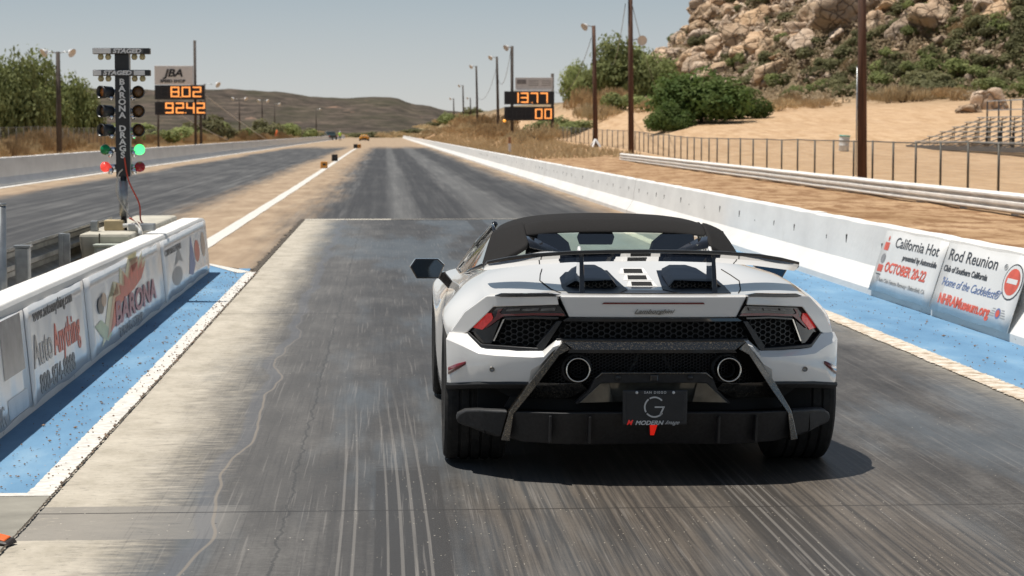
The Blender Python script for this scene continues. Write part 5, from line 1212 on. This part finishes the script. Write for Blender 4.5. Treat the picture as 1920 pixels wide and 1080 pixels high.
    # lower carbon ridge, gloss panels, skirt
    rpanel('lip_ridge', [(-.362, .372), (-.30, .432), (-.275, .49), (-.240, .517), (.240, .517), (.275, .49), (.30, .432), (.362, .372), (.352, .366), (.247, .468), (-.247, .468), (-.352, .366)], MT['trim'], T, y0=lambda x, z: -.055 + (.517 - z) * .15, th=.06, both=False, bevel=.004)
    rpanel('lip_edge', [(-.275, .492), (-.243, .5195), (.243, .5195), (.275, .492), (.27, .487), (.24, .511), (-.24, .511), (-.27, .487)], MT['carbon'], T, y0=-.063, th=.04, both=False, bevel=.003)
    for s in (1, -1): MB().lathe([(.0005, .006), (.012, .005), (.013, 0)], 12, align((.168 * s, plan(.168) - .054, .494), (0, -1, 0))).build('bolt', MT['satin'], T, True)
    MB().box(-.018, .018, plan(0) - .062, plan(0) - .03, .478, .508).build('camera_pod', MT['gloss'], T, bevel=.003)
    rpanel('gloss_panel', [(-.247, .467), (.247, .467), (.345, .372), (-.345, .372)], MT['sheen'], T, y0=lambda x, z: -.02 + (z - .467) * -.45, th=.02, both=False, bevel=0)
    rpanel('facet', [(.205, .466), (.247, .466), (.345, .374), (.185, .374)], MT['sheen'], T, y0=lambda x, z: -.03 + (z - .467) * -.2 - (x - .2) * .25, th=.008, bevel=.002)
    rpanel('side_skirt', [(.33, .460), (.555, .460), (.625, .375), (.39, .385), (.30, .43)], MT['panel'], T, y0=lambda x, z: .0 + (z - .46) * -.5, th=.02, bevel=.003)
    rpanel('recess_panel', [(-.65, .38), (.65, .38), (.68, .325), (-.68, .325)], MT['dark'], T, y0=.06, th=.02, both=False, bevel=0)
    # diffuser
    def dfy(x, z): return -.085 + (.335 - z) * .45 + .05 * smooth(.5, 0, x) * smooth(.33, .2, z)
    top = [(-.66 + .066 * i * 2, .331 + .004 * cos(i / 10 * pi * 2 - pi) * 0) for i in range(11)]
    rpanel('diffuser', [(-.655, .326), (-.3, .334), (.3, .334), (.655, .326), (.69, .20), (.60, .178), (.3, .172), (-.3, .172), (-.60, .178), (-.69, .20)], MT['trim'], T, y0=dfy, th=.05, both=False, bevel=.006)
    rpanel('diffuser_wing', [(.668, .326), (.80, .318), (.862, .306), (.897, .282), (.905, .255), (.892, .232), (.84, .222), (.76, .20), (.70, .19)], MT['trim'], T, y0=lambda x, z: -.07 + (.335 - z) * .25, th=.08, bevel=.014)
    for x in (-.48, -.30, .30, .48):
        y = plan(x); MB().add([(x - .005, y - .115, .318), (x + .005, y - .115, .318), (x + .006, y - .09, .19), (x - .006, y - .09, .19), (x - .007, y + .02, .31), (x + .007, y + .02, .31), (x + .007, y + .04, .19), (x - .007, y + .04, .19)], [(0, 1, 2, 3), (4, 7, 6, 5), (0, 4, 5, 1), (3, 2, 6, 7), (0, 3, 7, 4), (1, 5, 6, 2)]).build('diffuser_fin', MT['satin'], T, bevel=.002)
    # plate
    py = plan(0) - .098
    pl = MB().box(-.150, .150, py, py + .012, .279, .441).build('licence_plate', MT['satin'], T, bevel=.008, seg=3)
    MB().box(-.133, .133, py - .0015, py + .002, .300, .424).build('plate_face', MT['plate'], pl, bevel=.003)
    def ptxt(s_, size, x, z, mat, **k):
        me = text_mesh(s_, size, ext=.0006, **k); me.transform(frameM((x, py - .003, z), (1, 0, 0), (0, 0, 1))); me.materials.clear(); me.materials.append(mat); link('lettering', me, pl)
    ptxt('SAN DIEGO', .0155, 0, .4255, MT['silver'], spacing=1.35, align_x='CENTER', bold=.0003)
    ring = MB()
    for (a0, a1) in ((-38, -140), (-150, -232), (-240, -318)):
        seg_ = [(radians(a0 + (a1 - a0) * i / 10)) for i in range(11)]
        ring.extr([(0, 0), (.007, 0), (.007, .002), (0, .002)], [(lambda a, b, t=t: (-.003 + (.042 + a) * cos(t), py - .004 - b, .363 + (.042 + a) * sin(t))) for t in seg_])
    ring.box(-.002, .044, py - .006, py - .003, .360, .366); ring.add([(.036, py - .006, .362), (.043, py - .006, .362), (.028, py - .006, .327), (.021, py - .006, .331), (.036, py - .003, .362), (.043, py - .003, .362), (.028, py - .003, .327), (.021, py - .003, .331)], [(0, 1, 2, 3), (4, 7, 6, 5), (0, 4, 5, 1), (1, 5, 6, 2), (2, 6, 7, 3), (3, 7, 4, 0)])
    ring.build('emblem', MT['silver'], pl)
    ptxt('MODERN', .027, -.092, .281, MT['silver'], bold=.0008, shear=.3, sx=1.12); ptxt('Image', .026, .045, .283, MT['silver'], shear=.7, sx=1.05); ptxt('M', .032, -.132, .281, MT['red'], bold=.0008, shear=.35)
    for s in (1, -1): MB().lathe([(.0005, .004), (.006, .003), (.007, 0)], 12, align((.085 * s, py - .001, .430), (0, -1, 0))).build('plate_screw', MT['silver'], pl, True)
    rpanel('fog_light', [(-.018, .277), (.018, .277), (.009, .218), (-.009, .218)], MT['fog'], T, y0=lambda x, z: dfy(x, z) - .018, th=.02, both=False, bevel=.002)
    rpanel('fog_housing', [(-.032, .285), (.032, .285), (.022, .205), (-.022, .205)], MT['satin'], T, y0=lambda x, z: dfy(x, z) - .010, th=.02, both=False, bevel=.004)
    # ---- engine cover details following the shell
    def patch(nm, poly, mat, d=.004, n_=1, th=.0):
        bm = bmesh.new(); f = bm.faces.new([bm.verts.new((a, b, 0)) for a, b in poly])
        for ax_, lo, hi in ((0, min(p[0] for p in poly), max(p[0] for p in poly)), (1, min(p[1] for p in poly), max(p[1] for p in poly))):
            k = lo + .04
            while k < hi: bmesh.ops.bisect_plane(bm, geom=bm.verts[:] + bm.edges[:] + bm.faces[:], dist=1e-5, plane_co=(k, 0, 0) if ax_ == 0 else (0, k, 0), plane_no=(1, 0, 0) if ax_ == 0 else (0, 1, 0)); k += .04
        for v in bm.verts: v.co = drop(v.co.x, v.co.y, d)
        bmesh.ops.recalc_face_normals(bm, faces=bm.faces)
        me = bpy.data.meshes.new(nm); bm.to_mesh(me); bm.free(); me.materials.append(mat); o = link(nm, me, T); q = o.modifiers.new('solid', 'SOLIDIFY'); q.thickness = .004; return o
    for s in (1, -1):
        base = patch('intake', [(s * a, b) for a, b in [(.125, .14), (.26, .15), (.345, .06), (.385, -.1), (.395, -.35), (.385, -.60), (.15, -.60), (.085, -.42)]], MT['scoop'])
        # scoop hood: raised box tapering forward with open mesh rear
        def hp(x, y, d): p = drop(s * x, y, d); return (p.x, p.y, p.z)
        hood = [[hp(.15, .14, .012), hp(.19, .14, .032), hp(.27, .13, .032), hp(.31, .12, .012)],
                [hp(.13, -.02, .012), hp(.17, -.02, .044), hp(.30, -.03, .044), hp(.35, -.04, .012)],
                [hp(.125, -.2, .012), hp(.155, -.2, .042), hp(.325, -.22, .038), hp(.37, -.22, .012)],
                [hp(.125, -.34, .004), hp(.15, -.34, .036), hp(.335, -.36, .030), hp(.38, -.36, .002)]]
        mb = MB(); [mb.v.extend(r) for r in hood]
        for i in range(3):
            for j in range(3): mb.f.append((i * 4 + j, i * 4 + j + 1, (i + 1) * 4 + j + 1, (i + 1) * 4 + j))
        o = mb.build('scoop', MT['scoop'], base); q = o.modifiers.new('solid', 'SOLIDIFY'); q.thickness = .006; q = o.modifiers.new('b', 'BEVEL'); q.width = .006; q.segments = 2
        z0 = drop(s * .2, -.36, 0).z
        honeycomb('scoop_mesh', [(.135, z0 + .004), (.37, z0 + .004), (.335, z0 + .026), (.155, z0 + .032)], .020, MT['badge'], base, 0, both=True, yfun=lambda x, z: -.345 + (z0 + .05 - z) * -.8)
        for kid in [c for c in base.children if c.name.startswith('scoop_mesh')]:
            if (sum(v.co.x for v in kid.data.vertices) > 0) != (s > 0): bpy.data.objects.remove(kid)
        mb = MB(); mb.add([hp(.14, -.33, .004), hp(.375, -.34, .004), hp(.335, -.33, .027), hp(.155, -.32, .033)], [(0, 1, 2, 3)]); mb.build('cavity', MT['dark'], base)
        # panel gap lines on the haunch
        MB().tube([drop(s * .455, .14, .001), drop(s * .475, -.02, .001), drop(s * .49, -.2, .001), drop(s * .455, -.45, .001), drop(s * .42, -.6, .001)], .0028, 5).build('panel_gap', MT['dark'], T)
    rpanel('seam', [(.436, .864), (.441, .864), (.394, .766), (.389, .766)], MT['dark'], T, y0=lambda x, z: -.014 + (.866 - z) * .18, th=.006, bevel=0)
    for yy, w_, xo in ((.06, .052, 0), (-.12, .052, 0), (-.31, .055, 0)):
        lo = MB().add([drop(-w_ - .02, yy, .001), drop(w_ + .02, yy, .001), drop(w_ + .005, yy + .07, .018), drop(-w_ - .005, yy + .07, .018), drop(w_, yy + .13, .001), drop(-w_, yy + .13, .001)], [(0, 1, 2, 3), (3, 2, 4, 5), (0, 3, 5), (1, 4, 2)]).build('louvre', MT['paint'], T)
        MB().add([drop(-w_ + .004, yy + .008, .004), drop(w_ - .004, yy + .008, .004), drop(w_ - .006, yy + .056, .0165), drop(-w_ + .006, yy + .056, .0165)], [(0, 1, 2, 3)]).build('slot', MT['dark'], lo)
    patch('deck_slot', [(-.17, -.60), (.17, -.60), (.15, -.57), (-.15, -.57)], MT['dark'])
    # ---- wing
    st_ = [(-.765, -.30, .985, .5), (-.755, -.36, 1.000, .8), (-.66, -.43, 1.022, .95), (-.55, -.48, 1.040, 1), (-.36, -.52, 1.056, 1), (-.18, -.535, 1.062, 1), (0, -.54, 1.064, 1)]
    st_ = st_ + [(-a, b, c, d) for a, b, c, d in reversed(st_[:-1])]
    foil = [(0, 0), (.0, .013), (.06, .012), (.14, -.006), (.21, -.033), (.235, -.048), (.21, -.050), (.14, -.036), (.06, -.019)]   # (forward, up) from the trailing edge
    mb = MB(); k = len(foil)
    for x, y, z, s in st_: mb.v += [(x, y + a * s, z - .008 + b * s) for a, b in foil]
    for i in range(len(st_) - 1):
        for j in range(k): q = (j + 1) % k; mb.f.append((i * k + j, i * k + q, (i + 1) * k + q, (i + 1) * k + j))
    mb.f.append(tuple(range(k))); mb.f.append(tuple((len(st_) - 1) * k + j for j in range(k))[::-1])
    wing = mb.build('rear_wing', MT['gloss'], T, bevel=.002)
    mb = MB(); fl2 = [(-.001, .004), (-.001, .0155), (.06, .0145), (.14, -.0035), (.14, -.006), (.06, .0122), (.004, .004)]; k = 7
    for x, y, z, s in st_: mb.v += [(x, y + a * s, z - .0075 + b * s) for a, b in fl2]
    for i in range(len(st_) - 1):
        for j in range(k): q = (j + 1) % k; mb.f.append((i * k + j, i * k + q, (i + 1) * k + q, (i + 1) * k + j))
    mb.build('wing_skin', MT['satin'], wing)
    for s in (1, -1):
        x = .315 * s
        MB().add([(x - .013, -.56, .86), (x + .013, -.56, .86), (x + .013, -.36, .86), (x - .013, -.36, .86), (x - .009, -.50, 1.045), (x + .009, -.50, 1.045), (x + .007, -.33, 1.03), (x - .007, -.33, 1.03)], [(0, 3, 2, 1), (4, 5, 6, 7), (0, 1, 5, 4), (1, 2, 6, 5), (2, 3, 7, 6), (3, 0, 4, 7)]).build('wing_strut', MT['gloss'], T, bevel=.003)
        MB().tube([(x, -.45, 1.045), (x, -.38, 1.072), (x, -.30, 1.045)], [.004, .009, .004], 8).build('wing_mount', MT['paint'], T, True)
    # ---- soft top
    A = [[(0, 2.05, 1.150), (.3, 2.05, 1.142), (.48, 2.05, 1.115), (.575, 2.0, 1.075)],
         [(0, 1.6, 1.172), (.3, 1.6, 1.165), (.50, 1.6, 1.138), (.615, 1.55, 1.085)],
         [(0, 1.22, 1.168), (.3, 1.22, 1.162), (.49, 1.24, 1.137), (.632, 1.25, 1.073)],
         [(0, 1.10, 1.155), (.3, 1.10, 1.150), (.485, 1.10, 1.128), (.62, 1.18, 1.066)]]
    def grid(nm, G, mat, parent, both=True, sub=2, th=.012):
        mb = MB(); n = len(G[0]); m_ = 2 * n - 1
        for r in G: mb.v += [(-p[0], p[1], p[2]) for p in reversed(r[1:])] + list(r)
        for i in range(len(G) - 1):
            for j in range(m_ - 1): mb.f.append((i * m_ + j, i * m_ + j + 1, (i + 1) * m_ + j + 1, (i + 1) * m_ + j))
        o = mb.build(nm, mat, parent, smooth=True); q = o.modifiers.new('solid', 'SOLIDIFY'); q.thickness = th
        q = o.modifiers.new('sub', 'SUBSURF'); q.levels = q.render_levels = sub; return o
    top_ = grid('soft_top', A, MT['fabric'], T)
    grid('roof_arch', [[(0, 1.105, 1.160), (.3, 1.105, 1.155), (.43, 1.10, 1.140), (.495, 1.08, 1.122)], [(0, 1.04, 1.155), (.3, 1.04, 1.15), (.43, 1.03, 1.134), (.50, .98, 1.112)],
                       [(0, .96, 1.118), (.3, .96, 1.113), (.43, .95, 1.100), (.492, .90, 1.085)], [(0, .93, 1.092), (.3, .93, 1.088), (.42, .92, 1.076), (.485, .88, 1.07)]], MT['fabric'], top_)
    strip3('buttress', [[(.485, 1.12, 1.132), (.492, .96, 1.112), (.490, .84, 1.068), (.475, .70, 1.018)], [(.555, 1.17, 1.112), (.56, 1.02, 1.075), (.575, .88, 1.015), (.565, .74, .968)],
                        [(.635, 1.26, 1.076), (.66, 1.13, 1.02), (.68, 1.0, .955), (.66, .82, .910)], [(.645, 1.30, 1.06), (.675, 1.16, 1.0), (.705, 1.04, .92), (.725, .92, .885)]], MT['fabric'], T, thick=.014, sub=2, smooth_=True)
    # rear window, its black surround, and what shows inside
    MB().add([(-.44, .84, .965), (.44, .84, .965), (.42, .92, 1.078), (-.42, .92, 1.078)], [(0, 1, 2, 3)]).build('rear_window', MT['glass'], T)
    strip3('window_trim', [[(.485, .86, 1.075), (.475, .70, 1.012)], [(.40, .91, 1.084), (.36, .78, .985)]], MT['gloss'], T, thick=.006) if False else None
    rrx = [[(.49, .84, 1.068), (.475, .72, 1.014)], [(.44, .88, 1.055), (.40, .80, .992)], [(.40, .86, 1.035), (.30, .82, .985)]]
    strip3('window_trim', rrx, MT['gloss'], T, thick=.006)
    MB().box(-.60, .60, .86, 1.0, .45, .955).build('bulkhead', MT['seat'], T)
    for s in (1, -1):
        MB().add([(s * .47, 1.10, .9), (s * .20, 1.10, .9), (s * .235, 1.12, 1.02), (s * .30, 1.14, 1.075), (s * .46, 1.14, 1.085), (s * .47, 1.25, .9), (s * .20, 1.25, .9), (s * .235, 1.25, 1.02), (s * .30, 1.25, 1.075), (s * .46, 1.25, 1.085)],
                 [(0, 1, 2, 3, 4), (9, 8, 7, 6, 5), (0, 5, 6, 1), (1, 6, 7, 2), (2, 7, 8, 3), (3, 8, 9, 4), (4, 9, 5, 0)]).build('seat', MT['seat'], T, bevel=.02)
    MB().box(-.62, .62, 2.3, 2.75, .5, .80).build('dashboard', MT['seat'], T, bevel=.03)
    MB().add([(-.115, 0, .012), (-.10, 0, .045), (-.05, 0, .052), (.05, 0, .052), (.10, 0, .045), (.115, 0, .012), (.10, 0, -.035), (-.10, 0, -.035)] + [(a * .8, .05, c * .8) for a, c in [(-.115, .012), (-.10, .045), (-.05, .052), (.05, .052), (.10, .045), (.115, .012), (.10, -.035), (-.10, -.035)]],
             [tuple(range(8)), tuple(range(15, 7, -1))] + [(i, (i + 1) % 8, 8 + (i + 1) % 8, 8 + i) for i in range(8)]).build('rear_view_mirror', MT['seat'], T, bevel=.006, loc=(.01, 2.1, .992))
    MB().tube([(.01, 2.14, 1.02), (.01, 2.2, 1.10)], .015, 8).build('mirror_stalk', MT['seat'], T)
    # windscreen, pillars and side glass
    MB().add([(-.56, 2.02, 1.07), (-.3, 2.08, 1.135), (.3, 2.08, 1.135), (.56, 2.02, 1.07), (.70, 2.62, .80), (.4, 2.78, .80), (-.4, 2.78, .80), (-.70, 2.62, .80)], [(0, 1, 6, 7), (1, 2, 5, 6), (2, 3, 4, 5)]).build('windscreen', MT['glare'], T)
    for s in (1, -1):
        MB().tube([(s * .60, 1.95, 1.085), (s * .68, 2.3, .955), (s * .76, 2.65, .80)], [.018, .022, .026], 8).build('pillar', MT['gloss'], T, True)
        strip_ = strip3('side_window', [[(.655, 1.16, 1.015), (.68, 1.11, .96), (.705, 1.06, .905)], [(.632, 1.32, 1.066), (.70, 1.38, .955), (.765, 1.45, .848)], [(.612, 1.65, 1.076), (.70, 1.72, .94), (.785, 1.8, .806)], [(.600, 1.95, 1.076), (.70, 2.05, .935), (.79, 2.15, .800)], [(.68, 2.25, .960), (.73, 2.34, .88), (.785, 2.5, .800)]], MT['sideglass'], T, smooth_=True) if s > 0 else None
        MB().tube([(s * .637, 1.27, 1.070), (s * .612, 1.95, 1.083), (s * .69, 2.25, .962), (s * .79, 2.5, .80)], .010, 6).build('window_frame', MT['gloss'], T, True)
        MB().tube([(s * .71, 1.06, .90), (s * .772, 1.45, .84), (s * .798, 1.9, .795), (s * .80, 2.5, .785)], .010, 6).build('window_seal', MT['gloss'], T, True)
        # door mirror
        cx, cz, y = 1.0 * s, .836, 1.72
        hexo = [(-.100, .010), (-.068, .058), (.062, .058), (.100, .022), (.070, -.056), (-.062, -.056)]
        hexo = [(a * -s, b) for a, b in hexo]
        f2 = [(i, (i + 1) % 6, 6 + (i + 1) % 6, 6 + i) for i in range(6)]; f3 = [(6 + i, 6 + (i + 1) % 6, 12 + (i + 1) % 6, 12 + i) for i in range(6)]
        mr_ = MB().add([(cx + a, y, cz + b) for a, b in hexo] + [(cx + a * 1.03, y + .05, cz + b * 1.03) for a, b in hexo] + [(cx + a * .7, y + .13, cz + b * .7) for a, b in hexo], [tuple(range(6)), tuple(range(12, 18))[::-1]] + f2 + f3).build('door_mirror', MT['gloss'], T, bevel=.006)
        MB().add([(cx + a * .90, y - .003, cz + b * .87) for a, b in hexo], [tuple(range(6))]).build('mirror_glass', MT['mirror'], mr_)
        MB().add([(s * .955, 1.74, .80), (s * .90, 1.72, .82), (s * .80, 1.76, .70), (s * .85, 1.78, .69), (s * .955, 1.82, .80), (s * .90, 1.80, .82), (s * .80, 1.92, .70), (s * .85, 1.92, .69)], [(0, 1, 2, 3), (4, 7, 6, 5), (0, 4, 5, 1), (1, 5, 6, 2), (2, 6, 7, 3), (3, 7, 4, 0)]).build('mirror_arm', MT['gloss'], mr_, bevel=.006)
    # ---- wheels
    def wheel(x, y, r, w, s):
        o = empty('wheel', (x * s, y, r)); o.parent = T
        prof = []; hw = w / 2
        prof += [(r * .64, -hw * .86), (r * .80, -hw * 1.0), (r * .93, -hw * .99), (r * .985, -hw * .90), (r, -hw * .78)]
        for g_ in (-.5, -.17, .17, .5):
            prof += [(r, hw * g_ - .007), (r - .010, hw * g_ - .005), (r - .010, hw * g_ + .005), (r, hw * g_ + .007)]
        prof += [(r, hw * .78), (r * .985, hw * .90), (r * .93, hw * .99), (r * .80, hw), (r * .64, hw * .86)]
        Mx = Matrix.Rotation(pi / 2, 4, 'Y')
        t = MB().lathe(prof, 56, Mx).build('tyre', MT['tyre'], o); 
        b = t.modifiers.new('b', 'BEVEL'); b.width = .002; b.segments = 1
        q = MB().lathe([(r * .64, hw * .8), (r * .62, hw * .9), (r * .58, hw * .7), (r * .55, 0), (.02, -.02)], 40, Mx if s > 0 else Matrix.Rotation(-pi / 2, 4, 'Y')); q.build('rim', MT['rim'], o, True)
        sp = MB()
        for i in range(10):
            a = i * 2 * pi / 10; sp.tube([(s * hw * .55, .04 * cos(a), .04 * sin(a)), (s * hw * .72, r * .6 * cos(a + .1), r * .6 * sin(a + .1))], [.02, .012], 5)
        sp.build('spoke', MT['rim'], o)
        MB().lathe([(.02, -.01), (r * .5, -.01), (r * .5, .01), (.02, .01)], 32, Matrix.Translation((s * hw * .2, 0, 0)) @ Mx).build('brake_disc', MT['brake'], o, True)
    for s in (1, -1): wheel(.803, 0, .347, .305, s); wheel(.825, 2.62, .338, .245, s)
    return T

car = make_car((CX, CY, .004), (0, .0055, 0))
tag(car, 'white low sports car with black soft top and rear wing', 'sports car')
# the far yellow car: same kind, its own paint
def yellow_copy(src):
    ym = N('yellow_paint', .3, base=(.95, .42, .005)); ym.inp('Coat Weight', 1.0); ym = ym.m
    r = src.copy(); C.objects.link(r); r.location = (UX(683, 405), 405, .004); r.rotation_euler = (0, 0, 0)
    def rec(a, b):
        for ch in list(a.children):
            nm = ch.name.split('.')[0]
            if nm in ('lettering', 'emblem', 'badge_line', 'licence_plate', 'rear_wing', 'wing_strut', 'wing_mount', 'parking_sensor', 'rear_view_mirror', 'mirror_stalk'): continue
            c = ch.copy(); C.objects.link(c); c.parent = b
            if c.data and c.data.materials and c.data.materials[0] == MT['paint']:
                c.data = c.data.copy(); c.data.materials[0] = ym
            if nm in ('grille_mesh', 'side_grille', 'exhaust_mesh', 'brace'): bpy.data.objects.remove(c); continue
            if c.data and c.data.materials and (c.data.materials[0] in (MT['fabric'], MT['carbon']) or nm in ('back_panel', 'grille_surround', 'grille_frame', 'side_skirt')): c.data = c.data.copy(); c.data.materials[0] = ym
            rec(ch, c)
    rec(src, r); return r
y2 = yellow_copy(car); tag(y2, 'yellow sports car far down at the end of the strip', 'sports car')
